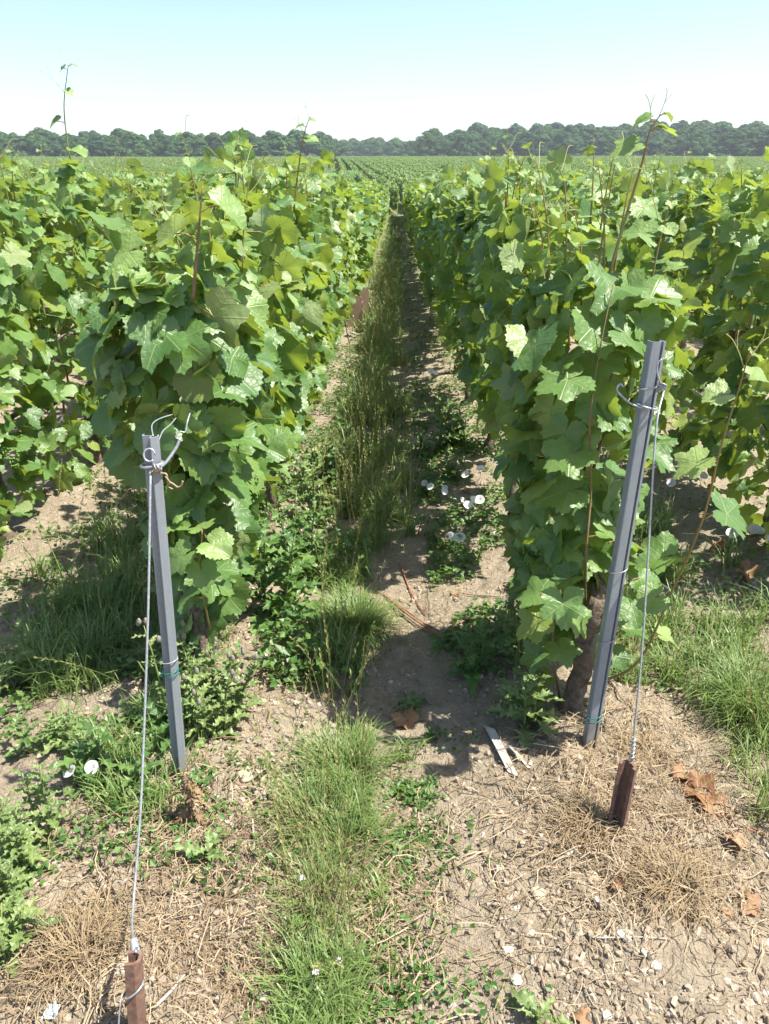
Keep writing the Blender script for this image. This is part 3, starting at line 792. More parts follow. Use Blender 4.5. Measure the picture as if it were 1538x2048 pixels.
kl = on_post(lb, lt, 930); kr = on_post(rb_, rt, 775); kr2 = on_post(rb_, rt, 812)
ring('wire_clip', kl - lb, axl, .023, .020, M_WIRE, .0032, post_l, 1.0, tilt=.004)
ring('wire_loop', kl - lb + axl * .030 + Vector((.002, -.020, 0)), Vector((.2, -1, .3)), .011, .013, M_WIRE, .0022, post_l, .9)
for k in range(4): ring('wire_knot', kl - lb + Vector((.006 + .004 * k, -.024, .004 * (k % 2))), Vector((1, .3, .2 * k)), .007, .007, M_WIRE if k % 2 else M_OLDWIRE, .0018, post_l, 1.2)
h0 = kl - lb + Vector((.020, -.012, 0))
tube('wire_hook', spline([h0, h0 + Vector((.012, .008, .010)), h0 + Vector((.030, .025, .034)), h0 + Vector((.038, .032, .052))], 6), .0034, M_WIRE, post_l, 8)
tube('wire_hook', spline([h0 + Vector((.037, .032, .050)), h0 + Vector((.030, .03, .056)), h0 + Vector((.038, .036, .066)), h0 + Vector((.048, .04, .064)), h0 + Vector((.052, .05, .082)), h0 + Vector((.054, .07, .095))], 6), .0015, M_WIRE, post_l, 6)
tube('twisted_wire_end', spline([h0 + Vector((-.004, -.012, -.008)), h0 + Vector((.014, -.012, -.010)), h0 + Vector((.016, -.012, -.024)), h0 + Vector((.027, -.01, -.034)), h0 + Vector((.034, -.01, -.040)), h0 + Vector((.042, -.01, -.036)), h0 + Vector((.046, -.01, -.026))], 6), .0022, M_OLDWIRE, post_l, 6)
tube('twisted_wire_end', spline([h0 + Vector((.012, -.014, -.014)), h0 + Vector((.02, -.014, -.028)), h0 + Vector((.013, -.012, -.036)), h0 + Vector((.024, -.012, -.044))], 6), .0018, M_OLDWIRE, post_l, 6)
for pts_ in ([(306, 872), (304, 850), (318, 838), (345, 829)], [(318, 880), (326, 862), (340, 850), (352, 836)]):
    tube('loose_wire', spline([P(px, py, lb.y + .02 + .05 * i) - lb for i, (px, py) in enumerate(pts_)], 6), .0014, M_WIRE, post_l, 6)
ring('wire_clip', kr2 - rb_, axr, .024, .021, M_WIRE, .0028, post_r, .75, tilt=-.006, rot=2.6)
hk = kr2 - rb_ + Vector((-.030, -.008, .005))
tube('wire_hook', spline([hk + Vector((.03, -.014, -.006)), hk, hk + Vector((-.022, .008, .014)), hk + Vector((-.036, .016, .030)), hk + Vector((-.030, .018, .042)), hk + Vector((-.022, .018, .036))], 6), .0024, M_WIRE, post_r, 8)
ring('wire_clip', kr - rb_, axr, .023, .019, M_WIRE, .0022, post_r, .8, tilt=.005, rot=2.9)
for k in range(4): ring('wire_knot', kr - rb_ + Vector((.022, -.018, .004 * k - .004)), Vector((.3 * k - .4, .3, 1)), .008, .007, M_WIRE, .0018, post_r, 1.2)
tube('wire_loop', spline([kr - rb_ + Vector((.022, -.02, .006)), kr - rb_ + Vector((.008, -.022, .03)), kr - rb_ + Vector((.004, -.02, .055)), kr - rb_ + Vector((.012, -.018, .066))], 6), .002, M_WIRE, post_r, 6)
for py, col_ in ((1320, 0), (1342, 1), (1348, 1)):
    q = on_post(lb, lt, py) - lb; ring('wire_tie', q, axl, .021, .018, M_TIE if col_ else M_WIRE, .0013, post_l, 1.1, tilt=.003)
for py, col_ in ((1432, 1), (1440, 1), (1280, 0), (1142, 0)):
    q = on_post(rb_, rt, py) - rb_; ring('wire_tie', q, axr, .0215, .018, M_TIE if col_ else M_WIRE, .0013, post_r, 1.05, tilt=.006)

STAKE = [(-.012, -.016), (-.016, -.012), (-.017, .006), (-.008, .012), (.004, .008), (.012, .012), (.017, .004), (.015, -.014)]
srb = G(1232, 1665); srt = P(1262, 1530, srb.y + .035)
stake_r = empty('anchor_stake', srb); tag(stake_r, 'rusty brown steel anchor stake in front of the tall right post', 'stake', 'anchor stakes')
profile_body('stake_section', [(-.022, -.004), (-.024, .004), (-.012, .014), (.000, .007), (.009, -.006), (.004, -.014), (.012, -.021)], .007, (0, 0, -.1), srt - srb, M_RUST, stake_r, twist=-.35, size=.82)
slt = P(266, 1915, .88); slb = Vector((slt.x - .012, slt.y - .035, gzf(slt.x, slt.y - .03)))
stake_l = empty('anchor_stake', slb); tag(stake_l, 'rusty brown steel anchor stake at the bottom edge below the left post', 'stake', 'anchor stakes')
profile_body('stake_section', [(-.014, .010), (.004, .013), (.011, .008), (.011, -.006), (.004, -.012), (-.014, -.013)], .006, (0, 0, -.1), slt - slb, M_RUST, stake_l, twist=.05, size=.78)
ring('wire_loop', (slt - slb) * .62, slt - slb, .0165, .0165, M_WIRE, .0018, stake_l, 1.2, tilt=.012)
tube('loose_wire', spline([(slt - slb) * .6 + Vector((-.018, -.012, 0)), (slt - slb) * .3 + Vector((-.016, -.025, 0)), (slt - slb) * .02 + Vector((.012, -.035, .01)), Vector((.03, -.05, .0))], 6), .0014, M_WIRE, stake_l, 6)


def anchor(name, label, top, ctrl_px, endp, r, group):
    o0 = Vector(endp); n = len(ctrl_px) + 1
    pts = [top]
    for i, (px, py) in enumerate(ctrl_px):
        t = (i + 1) / n; pts.append(P(px, py, top.y + (endp.y - top.y) * t))
    pts.append(endp)
    root = empty(name, o0); tag(root, label, 'wire', group)
    tube('wire_strand', [p - o0 for p in spline(pts, 8)], r, M_WIRE, root, 8)
    d = (pts[-2] - endp).normalized()
    tw = []
    for i in range(64):
        a = i * .55; e1 = d.orthogonal().normalized(); e2 = d.cross(e1); tw.append(d * (.004 + .0009 * i) + (e1 * math.cos(a) + e2 * math.sin(a)) * r * 1.9)
    tube('wire_twist', tw, r * .9, M_WIRE, root, 6)


anchor('anchor_wire', 'pale steel anchor wire running from the short left post down to its stake', kl + Vector((.003, -.026, -.004)), [(297, 1190), (289, 1440), (281, 1620), (268, 1790), (264, 1858)], slt + Vector((.002, .010, .0)), .0026, 'anchor wires')
anchor('anchor_wire', 'taut steel anchor wire running from the tall right post down to its stake', kr + Vector((.026, -.020, -.002)), [(1312, 860), (1298, 1080), (1284, 1300)], srt + Vector((.004, .012, 0)), .0022, 'anchor wires')

# trellis wires along the rows
for row, zs in ((-2, (.52, .80)), (-1, (.50, .86)), (0, (.52, .90)), (1, (.55, .88))):
    for k, z in enumerate(zs):
        y0 = {-1: lb.y + .55, 0: rb_.y + .35}.get(row, 2.2); sd = -1 if row >= 0 else 1
        pts = [(0, 0, z)]
        x0 = ROWX[row] + sd * (.10 + .05 * k); zb = gzf(x0, y0)
        pp = []
        for i in range(14):
            yy = y0 + i * .8; pp.append(Vector((x0 + .02 * math.sin(yy * 2 + k), yy, np.interp(yy, _ty, _tz) + z + .012 * math.sin(yy * 3 + row))))
        o = tube('trellis_wire', [p - pp[0] for p in pp], .0016, M_TIE if k == 0 and row in (-2, 1) else M_WIRE, None, 5); o.location = pp[0]
        nm = {-2: 'second row left of the path', -1: 'row left of the path', 0: 'row right of the path', 1: 'second row right of the path'}[row]
        tag(o, '%s trellis wire stretched through the %s' % ('lower' if k == 0 else 'upper', nm), 'wire', 'trellis wires')

# vine guards at the foot of the left row
gp = G(710, 652)
for i, (dx, dy, h, lab) in enumerate([(0, 0, .27, 'front pinkish brown plastic vine guard at the foot of the left row'), (.035, .9, .30, 'rear pinkish brown plastic vine guard at the foot of the left row')]):
    x, y = gp.x + dx, gp.y + dy; o = empty('vine_guard', (x, y, gzf(x, y)), .03 + .06 * i); tag(o, lab, 'vine guard', 'vine guards')
    w = .078; prof = [(w, -w), (-w, -w), (-w, w), (w, w), (w, -w + .012)]
    b = profile_body('sleeve', prof, .004, (0, 0, -.03), (.01, 0, h), M_GUARD, o)
    tube('stick', [(0, 0, -.05), (.005, 0, h + .03)], .005, M_TWIG, o, 6)

# ------------------------------------------------------------------ grass
def blades(r, x, y, length, width, lean, z=None, droop=.35, seg=4, az=None, zoff=0):
    n = len(x); z = gz(x, y) - .006 + zoff if z is None else z
    a = r.uniform(0, 2 * np.pi, n) if az is None else az; le = np.abs(lean)
    d = np.stack([np.cos(a), np.sin(a)], 1); wd = np.stack([-np.sin(a), np.cos(a)], 1) * (width / 2)[:, None]
    V = np.zeros((n, seg, 2, 3)); px = np.zeros((n, 2)); pz = np.zeros(n); ang = le * .35
    for k in range(seg):
        t = k / (seg - 1); w = (1 - t ** 1.6) * .95 + .05
        c = np.stack([x, y], 1) + px
        V[:, k, 0, :2] = c - wd * w; V[:, k, 1, :2] = c + wd * w; V[:, k, :, 2] = (z + pz)[:, None]
        st = length / (seg - 1); px = px + d * (np.sin(ang) * st)[:, None]; pz = pz + np.cos(ang) * st; ang = ang + (le * .55 + droop) * r.uniform(.5, 1.3, n)
    b = (np.arange(n) * seg * 2)[:, None]; F = []
    for k in range(seg - 1): F.append(np.stack([b[:, 0] + 2 * k, b[:, 0] + 2 * k + 1, b[:, 0] + 2 * k + 3, b[:, 0] + 2 * k + 2], 1))
    return V.reshape(-1, 3), np.concatenate(F)


def tufted(r, n, xf, yf, per=22, spread=.035):
    """n blades gathered in tufts whose centres come from xf/yf"""
    c = max(1, n // per); cx = xf(c); cy = yf(c, cx) if callable(yf) else yf; k = r.integers(0, c, n)
    return cx[k] + r.normal(0, spread, n), cy[k] + r.normal(0, spread, n), k, c


GR = np.random.default_rng(11)
acc = []
def strip(n, x0, w, ya, yb, l0, l1, p=2.0, per=24, wid=.0042, spread=.03, lean=.5):
    r = GR; c = n // per; u = r.random(c); cy = (ya ** (1 - p) + u * (yb ** (1 - p) - ya ** (1 - p))) ** (1 / (1 - p)) if p != 1 else ya * (yb / ya) ** u
    cx = x0(cy) + r.normal(0, 1, c) * w; hl = r.uniform(.55, 1.15, c)
    keep = vn(cx * 5, cy * 3.2, 77) > .36; cx, cy, hl = cx[keep], cy[keep], hl[keep]; c = len(cx)
    k = r.integers(0, c, n); sp = spread * (.6 + .12 * cy[k])
    x = cx[k] + r.normal(0, 1, n) * sp; y = cy[k] + r.normal(0, 1, n) * sp
    L = r.uniform(l0, l1, n) * hl[k] * r.uniform(.6, 1, n); wd = wid * (1 + .16 * np.clip(y - 1.5, 0, 20)) * r.uniform(.7, 1.3, n)
    acc.append(blades(r, x, y, L, wd, np.abs(r.normal(lean, .35, n))))


strip(3800, lambda y: -.115 - .045 * np.clip(y - 1, 0, 2), .046, .70, 2.2, .06, .16, p=1.2, spread=.022)
strip(8500, lambda y: -.17 + .05 * np.sin(y * 2.1), .085, 2.6, 9.0, .10, .26, p=1.4, spread=.02)
strip(11000, lambda y: -.13 + .06 * np.sin(y * 1.3), .10, 5, 43, .18, .36, p=1.15, spread=.02)
strip(7000, lambda y: -1.05 + 0 * y, .13, 1.9, 9, .12, .30, p=1.5)
strip(5200, lambda y: 1.08 + 0 * y, .12, 1.3, 6, .12, .30, p=1.4)
strip(3500, lambda y: .82 + 0 * y, .10, 1.9, 4.5, .06, .16, p=1.4)
strip(3000, lambda y: -.75 + 0 * y, .10, 1.3, 2.6, .05, .16, p=1.2)
strip(1500, lambda y: -.19 + 0 * y, .035, 1.45, 2.7, .06, .18, p=1.1, spread=.018)
# two big tufts on the path
for (px, py, n, l) in ((712, 1262, 1500, .17), (735, 935, 1100, .22), (640, 1640, 300, .15), (690, 1560, 520, .17), (690, 1700, 350, .12), (640, 1980, 260, .12), (1500, 1440, 600, .22), (200, 1230, 500, .20), (740, 1090, 500, .13), (640, 1800, 280, .12)):
    g = G(px, py); r = GR; x = g.x + r.normal(0, .045, n); y = g.y + r.normal(0, .05, n)
    az = np.arctan2(y - g.y, x - g.x) + r.normal(0, .5, n)
    acc.append(blades(r, x, y, r.uniform(.4, 1, n) * l, .0032 * r.uniform(.7, 1.3, n), np.hypot(x - g.x, y - g.y) * 9 + .1, az=az, droop=.3))
V, F = join_arrays(acc); grass = link('grass', fast_mesh('grass', V, F, [M_GRASS])); tag(grass, 'green grass growing in strips between the vine rows', 'grass', kind='stuff')

# stalks with seed heads
acc = []; r = GR
def stalk(x, y, L, az, lean, seed):
    rr = random.Random(seed); z = gzf(x, y); d = Vector((math.cos(az), math.sin(az), 0)); b = Vector((x, y, z)); pts = []
    for i in range(7):
        t = i / 6; pts.append(b + d * (L * (math.sin(lean) * t + .22 * lean * t * t)) + Vector((0, 0, L * math.cos(lean) * t * (1 - .12 * lean * t))))
    acc.append(tube_arrays(pts, [.0011, .001, .001, .0009, .0009, .0008, .0006], 3, cap=False))
    n = 13; T = []
    for i in range(n):
        t = .60 + .40 * i / n; k = min(5, int(t * 6)); q = pts[k].lerp(pts[k + 1], t * 6 - k); ax = (pts[k + 1] - pts[k]).normalized(); sd = ax.cross(Vector((rr.uniform(-1, 1), rr.uniform(-1, 1), .2))).normalized() * (1 if i % 2 else -1)
        e = (ax * .8 + sd * .5).normalized() * .014; w = ax.cross(sd).normalized() * .0022
        acc.append((np.array([tuple(q), tuple(q + e * .45 + w), tuple(q + e), tuple(q + e * .45 - w)]), np.array([(0, 1, 2), (0, 2, 3)])))


for i in range(85):
    y = .95 + 2.4 * r.random() ** 1.3; x = -.12 - .045 * min(2, y - 1) + r.normal(0, .06); stalk(x, y, r.uniform(.16, .36), r.uniform(0, 6.28), abs(r.normal(.15, .18)), i)
for i in range(24):
    y = r.uniform(.98, 1.5); x = -.15 + r.normal(0, .05); stalk(x, y, r.uniform(.26, .42), rad(150) + r.normal(0, .5), r.uniform(.1, .5), 400 + i)
for i in range(420):
    y = 2.8 + 14 * r.random() ** 1.6; stalk(-.13 + r.normal(0, .11), y, r.uniform(.35, .6), r.uniform(0, 6.28), abs(r.normal(.12, .12)), 900 + i)
for i in range(60):
    y = 1.9 + 2.5 * r.random(); stalk(-1.05 + r.normal(0, .18), y, r.uniform(.25, .42), r.uniform(0, 6.28), abs(r.normal(.25, .2)), 1200 + i)
for i in range(30):
    y = 1.25 + 1.6 * r.random(); stalk(1.0 + r.normal(0, .12), y, r.uniform(.25, .42), rad(200) + r.normal(0, .9), abs(r.normal(.35, .25)), 1300 + i)
V, F = join_arrays(acc); o = link('grass_stalks', fast_mesh('grass_stalks', V, F, [M_SEED])); tag(o, 'tall grass stalks with pale seed heads rising from the strips', 'grass', kind='stuff')

# ------------------------------------------------------------------ low weeds: many small leaves close to the soil
acc = []; r = np.random.default_rng(23)
T = np.array([(0, 0, 0), (-.34, .45, .06), (.34, .45, .06), (0, 1, -.08), (0, .5, -.04)]); FT = np.array([(0, 2, 4), (2, 3, 4), (3, 1, 4), (1, 0, 4)])
def weeds(n, xc, yc, sx, sy, smin, smax, hmax, th=.0, flat=.6):
    x = xc + r.normal(0, sx, n) if np.isscalar(xc) else xc; y = yc + r.normal(0, sy, n) if np.isscalar(yc) else yc
    k = (vn(x * 6, y * 6, 55) > th) & ((r.random(n) < .62) | (y > 1.9)); x, y = x[k], y[k]; n = len(x)
    if not n: return
    z = gz(x, y) + .006 + hmax * r.random(n) ** 1.6 * vn(x * 9, y * 9, 56)
    a = r.uniform(0, 6.28, n); tp = np.stack([np.cos(a), np.sin(a), r.uniform(-.2, .7, n)], 1); nr = np.stack([r.normal(0, flat, n), r.normal(0, flat, n), np.ones(n)], 1)
    V, F, _ = stamp(T, FT, frame_mats(np.stack([x, y, z], 1), nr, tp, r.uniform(smin, smax, n))); acc.append((V, F))


for (px, py, sx, sy, n) in ((828, 1590, .035, .03, 420), (815, 1700, .06, .075, 620), (870, 1700, .06, .05, 160), (770, 1880, .05, .06, 260), (860, 1890, .06, .05, 70), (700, 2000, .09, .05, 520), (800, 2000, .07, .04, 200), (905, 1480, .05, .03, 90), (860, 1485, .02, .02, 60), (825, 1410, .03, .03, 110),
                            (250, 1600, .10, .10, 220), (330, 1660, .06, .06, 120), (450, 1540, .06, .05, 120), (960, 1990, .05, .03, 70), (640, 1530, .1, .1, 200), (240, 1690, .05, .05, 60), (180, 1700, .1, .08, 100)):
    g = G(px, py); weeds(n, g.x, g.y, sx, sy, .008, .020, .035)
def band(n, x0, x1, y0, y1, p, s0, s1, h, th):
    u = r.random(n); y = (y0 ** (1 - p) + u * (y1 ** (1 - p) - y0 ** (1 - p))) ** (1 / (1 - p)); x = r.uniform(x0, x1, n)
    weeds(n, x, y, 0, 0, s0, s1, h, th)
band(17000, -.62, -.1, 1.9, 18, 1.35, .014, .038, .20, .36)
band(14000, .14, .62, 2.1, 20, 1.35, .013, .034, .10, .44)
band(5000, -.12, .22, 3.2, 22, 1.3, .012, .03, .05, .50)
band(10000, -1.7, -.55, 1.6, 7, 1.4, .012, .03, .10, .44)
band(6000, .55, 1.8, 1.9, 7, 1.4, .012, .03, .10, .48)
band(2600, -.9, -.2, 1.15, 2.0, 1.3, .010, .024, .04, .50)
V, F = join_arrays(acc); o = link('low_weeds', fast_mesh('low_weeds', V, F, [M_WEED], smooth=False)); tag(o, 'low green weeds and clover spreading over the soil', 'weeds', kind='stuff')

# ------------------------------------------------------------------ soil litter
r = np.random.default_rng(31)
ph_ = (1 + 5 ** .5) / 2
ico = np.array([(-1, ph_, 0), (1, ph_, 0), (-1, -ph_, 0), (1, -ph_, 0), (0, -1, ph_), (0, 1, ph_), (0, -1, -ph_), (0, 1, -ph_), (ph_, 0, -1), (ph_, 0, 1), (-ph_, 0, -1), (-ph_, 0, 1)]); ico /= np.linalg.norm(ico[0])
icf = np.array([(0, 11, 5), (0, 5, 1), (0, 1, 7), (0, 7, 10), (0, 10, 11), (1, 5, 9), (5, 11, 4), (11, 10, 2), (10, 7, 6), (7, 1, 8), (3, 9, 4), (3, 4, 2), (3, 2, 6), (3, 6, 8), (3, 8, 9), (4, 9, 5), (2, 4, 11), (6, 2, 10), (8, 6, 7), (9, 8, 1)])
acc = []
def clods(n, x, y, s0, s1, pw=2.5):
    s = s0 + (s1 - s0) * r.random(n) ** pw; z = gz(x, y) + s * .05
    for v in range(4):
        k = np.arange(n) % 4 == v; T_ = ico * r.uniform(.45, 1.3, (12, 1)) * np.array([1.2, 1, .8]); m_ = k.sum()
        q = r.normal(size=(m_, 3)); M = frame_mats(np.stack([x[k], y[k], z[k]], 1), q, r.normal(size=(m_, 3)), s[k]); V, F, _ = stamp(T_, icf, M); acc.append((V, F))
n = 21000; y = .72 + 2.0 * r.random(n) ** 1.4; x = r.uniform(-.9, 1.15, n) * (.35 + .45 * y); k = (vn(x * 7, y * 7, 61) > .38) & (np.exp(-((x - .12) / .12) ** 2) < r.random(n) * 1.2); x, y = x[k], y[k]
clods(len(x), x, y, .0017, .0110, 2.9)
n = 2500; y = 2.2 + 4 * r.random(n) ** 1.5; x = r.uniform(-1.9, 1.9, n); clods(n, x, y, .004, .016)
V, F = join_arrays(acc); o = link('soil_clods', fast_mesh('soil_clods', V, F, [M_CLOD], smooth=False)); tag(o, 'crumbs and small clods of dry pale soil', 'soil', kind='stuff')

acc = []
def straw(n, x, y, l0, l1, lift=.02, w=.0016):
    q = r.random(n) < .62; x = x[q]; y = y[q]; n = len(x)
    L = r.uniform(l0, l1, n); a = r.uniform(0, 6.28, n); z = gz(x, y) + .003 + lift * r.random(n) ** 2
    dx, dy = np.cos(a), np.sin(a); V = np.zeros((n, 4, 2, 3)); bend = r.normal(0, .35, n); wd = w * r.uniform(.6, 1.5, n)
    cx, cy = x.copy(), y.copy(); 
    for k in range(4):
        aa = a + bend * k; zz_ = np.maximum(gz(cx, cy) + .0025, z) + .012 * np.sin(k * 1.05) * r.random(n) * (lift > .01)
        V[:, k, 0] = np.stack([cx - np.sin(aa) * wd / 2, cy + np.cos(aa) * wd / 2, zz_], 1); V[:, k, 1] = np.stack([cx + np.sin(aa) * wd / 2, cy - np.cos(aa) * wd / 2, zz_ + wd * .4], 1)
        cx = cx + np.cos(aa) * L / 3; cy = cy + np.sin(aa) * L / 3
    b = np.arange(n) * 8; F = np.concatenate([np.stack([b + 2 * k, b + 2 * k + 1, b + 2 * k + 3, b + 2 * k + 2], 1) for k in range(3)])
    acc.append((V.reshape(-1, 3), F))
for (px, py, sx, sy, n) in ((430, 1750, .15, .13, 1200), (150, 1900, .12, .10, 650), (480, 1950, .12, .09, 800), (1230, 1640, .17, .14, 1500), (1330, 1760, .12, .10, 700), (1260, 1470, .14, .14, 1000), (1000, 1720, .13, .2, 260), (800, 1790, .08, .14, 450), (1150, 1900, .25, .12, 260), (350, 1620, .12, .10, 500), (1400, 1620, .16, .12, 500), (560, 1330, .14, .16, 500), (900, 1240, .16, .2, 500), (60, 2000, .15, .08, 500), (640, 1750, .12, .2, 900)):
    g = G(px, py); straw(n, g.x + r.normal(0, sx, n), g.y + r.normal(0, sy, n), .02, .10)
n = 2000; y = .75 + 3.5 * r.random(n) ** 1.2; x = r.uniform(-1.3, 1.4, n); straw(n, x, y, .015, .07, .008)
V, F = join_arrays(acc); o = link('straw_litter', fast_mesh('straw_litter', V, F, [M_STRAW])); tag(o, 'dry straw and dead grass lying over the soil', 'straw', kind='stuff')

# dry grass tussocks
for (px, py, n, l, sp, lab) in ((1345, 1775, 420, .14, .040, 'straw coloured dead grass tussock in the lower right, largest of them'), (1175, 1655, 330, .12, .032, 'straw coloured dead grass tussock just left of the right rusty stake'), (165, 1905, 480, .15, .045, 'drooping dead grass tussock left of the lower anchor stake'), (1290, 1500, 260, .09, .035, 'short dead grass tuft behind the right rusty stake'), (640, 1645, 160, .12, .03, 'yellowing dead tuft inside the grass strip of the path')):
    g = G(px, py); x = r.normal(0, sp, n); y = r.normal(0, sp, n); az = np.arctan2(y + .02, x - .015) + r.normal(0, 1.0, n)
    V, F = blades(r, g.x + x, g.y + y, r.uniform(.5, 1.0, n) * l, .0020 * r.uniform(.7, 1.4, n), np.hypot(x, y) * 9 + .25 * r.random(n), az=az, droop=.7, seg=5); V = V - np.array(tuple(g))
    o = link('dry_grass_tuft', fast_mesh('dry_grass_tuft', V, F, [M_STRAW])); o.location = g; tag(o, lab, 'grass tuft', 'dead grass tussocks')

# ------------------------------------------------------------------ thistles
def thistle_leaf(seed, n=6):
    r = random.Random(seed); L = []; Rr = []; S = []
    for i in range(2 * n + 1):
        t = i / (2 * n); w = .19 * math.sin(math.pi * min(.98, t * .85 + .12)) ** .7; tooth = i % 2
        ww = w * (1.30 if tooth else .62) * r.uniform(.75, 1.25); zz = (.09 if i % 4 == 1 else -.05 if tooth else .0) + r.uniform(-.04, .04)
        dy = .05 if tooth else 0; c = -.28 * t * t
        S.append((0, t, c)); L.append((-ww, t + dy, c + zz + .12 * ww)); Rr.append((ww, t + dy + r.uniform(-.01, .01), c + zz + .12 * ww))
    S.append((0, 1.1, -.36)); k = 2 * n + 1
    V = np.array(S[:k] + L + Rr + [S[-1]]); F = []
    for i in range(k - 1):
        F += [(i, i + 1, k + i + 1), (i, k + i + 1, k + i), (i, 2 * k + i, 2 * k + i + 1), (i, 2 * k + i + 1, i + 1)]
    F += [(k - 1, 3 * k, 2 * k - 1), (k - 1, 3 * k - 1, 3 * k)]
    return V, np.array(F)


TL = {mm.name: [fast_mesh('leaf', *thistle_leaf(50 + i), [mm], smooth=False) for i in range(5)] for mm in (M_THISTLE, M_THISTLE_PALE)}
bud_parts = []
V, F = tube_arrays([(0, 0, 0), (0, 0, .004), (0, 0, .011), (0, 0, .018), (0, 0, .021)], [.003, .0065, .0075, .004, .003], 8); BUD = fast_mesh('bud', V, F, [plain('thistle_bud', (.16, .18, .10), (.26, .19, .20), 150, .7)])


def thistle(g, h, stems, seed, label, mat=None, spread=.06, leaf=.11, per=13, buds=0, group='thistles among the vines', leafpow=.5):
    r = random.Random(seed); mat = mat or M_THISTLE; root = empty('thistle', g); tag(root, label, 'thistle', group)
    for s in range(stems):
        a = r.uniform(0, 6.28); d = spread * math.sqrt(r.random()) * (stems > 1); bx, by = d * math.cos(a), d * math.sin(a); hh = h * r.uniform(.65, 1.0)
        lx, ly = r.uniform(-.12, .12) * hh + bx * .6, r.uniform(-.12, .12) * hh + by * .6
        pts = [Vector((bx + lx * t * t, by + ly * t * t, gzf(g.x + bx, g.y + by) - g.z - .01 + hh * t)) for t in (0, .25, .5, .75, 1)]
        stem_ = tube('stem', pts, [.004, .0036, .003, .0024, .0014], M_STEM, root, 5)
        for k in range(per):
            t = .04 + .96 * k / per; i = min(3, int(t * 4)); p = pts[i].lerp(pts[i + 1], t * 4 - i); az = k * 2.4 + r.uniform(-.4, .4) + s
            up = .15 + .9 * t; out = Vector((math.cos(az), math.sin(az), up)); sz = leaf * (1.1 - .62 * t) * r.uniform(.75, 1.2)
            nrm = Vector((-math.cos(az) * up, -math.sin(az) * up, 1.0)) + Vector((r.uniform(-.3, .3), r.uniform(-.3, .3), 0))
            o = link('leaf', r.choice(TL[mat.name]), stem_); o.matrix_basis = mat4(frame_mats([p], [nrm], [out], [sz])[0])
        for b in range(buds):
            o = link('bud', BUD, stem_); o.location = pts[-1] + Vector((r.uniform(-.022, .022), r.uniform(-.022, .022), r.uniform(-.012, .012))); o.scale = (.9,) * 3


th = [  # px, py, height, stems, label, kwargs
    (418, 1430, .24, 9, 'bright green budding thistle clump just right of the short post', dict(mat=M_THISTLE_PALE, spread=.095, leaf=.065, per=20, buds=2)),
    (345, 1440, .34, 2, 'thistle stems with round buds leaning against the short post', dict(mat=M_THISTLE_PALE, spread=.03, leaf=.07, per=10, buds=4)),
    (20, 1790, .24, 8, 'large pale thistle clump at the lower left edge', dict(mat=M_THISTLE_PALE, spread=.11, leaf=.058, per=22)),
    (70, 1700, .20, 5, 'pale thistle clump behind the large one at the left edge', dict(mat=M_THISTLE_PALE, spread=.08, leaf=.055, per=20)),
    (10, 1920, .12, 4, 'small pale thistle clump in the lower left corner', dict(mat=M_THISTLE_PALE, spread=.05, leaf=.07, per=10)),
    (235, 1560, .12, 3, 'broad green thistle beside the white bindweed flowers', dict(mat=M_THISTLE, spread=.08, leaf=.095, per=9)),
    (130, 1500, .11, 4, 'green thistle clump left of the broad thistle', dict(mat=M_THISTLE_PALE, spread=.09, leaf=.07, per=11)),
    (330, 1470, .10, 3, 'low thistle between the wire and the short post', dict(mat=M_THISTLE, spread=.05, leaf=.10, per=9)),
    (418, 1725, .07, 1, 'small green thistle rosette among dry straw', dict(mat=M_THISTLE_PALE, leaf=.085, per=8)),
    (375, 1590, .06, 2, 'small thistle at the foot of the short post', dict(mat=M_THISTLE, leaf=.06, per=8, spread=.03)),
    (555, 1225, .36, 4, 'tall dark thistle left of the path behind the stone', dict(mat=M_THISTLE, spread=.07, leaf=.13, per=14)),
    (600, 1150, .34, 4, 'tall dark thistle beside the left vine', dict(mat=M_THISTLE, spread=.08, leaf=.12, per=14)),
    (625, 1040, .44, 3, 'slender tall thistle at the left path edge', dict(mat=M_THISTLE_PALE, spread=.06, leaf=.11, per=15)),
    (655, 960, .40, 4, 'bushy thistle under the left row farther in', dict(mat=M_THISTLE, spread=.10, leaf=.12, per=14)),
    (955, 1345, .20, 2, 'dark thistle between the path and the right vine', dict(mat=M_THISTLE, spread=.03, leaf=.11, per=11)),
    (1055, 1450, .17, 3, 'thistle in front of the right vine trunk', dict(mat=M_THISTLE_PALE, spread=.04, leaf=.11, per=11)),
    (1035, 1330, .26, 3, 'thistle under the lowest leaves of the right vine', dict(mat=M_THISTLE_PALE, spread=.06, leaf=.09, per=12)),
    (880, 905, .22, 4, 'thistle clump at the right path edge', dict(mat=M_THISTLE, spread=.12, leaf=.12, per=13)),
    (960, 900, .26, 4, 'thistle clump under the right row', dict(mat=M_THISTLE_PALE, spread=.12, leaf=.11, per=13)),
    (905, 960, .14, 3, 'low thistle clump behind the bindweed flowers', dict(mat=M_THISTLE, spread=.10, leaf=.10, per=11)),
    (860, 845, .20, 3, 'farthest thistle clump by the right row', dict(mat=M_THISTLE, spread=.12, leaf=.11, per=11)),
    (1075, 2040, .05, 1, 'small thistle rosette at the bottom edge', dict(mat=M_THISTLE_PALE, leaf=.06, per=7)),
    (820, 1420, .05, 1, 'tiny dark rosette beside the brown curled leaf', dict(mat=M_THISTLE, leaf=.045, per=8)),
    (60, 1360, .14, 4, 'thistle clump in the left alley', dict(mat=M_THISTLE_PALE, spread=.10, leaf=.10, per=10)),
]
for i, (px, py, h, st, lab, kw) in enumerate(th): thistle(G(px, py), h, st, 1000 + i, lab, **kw)
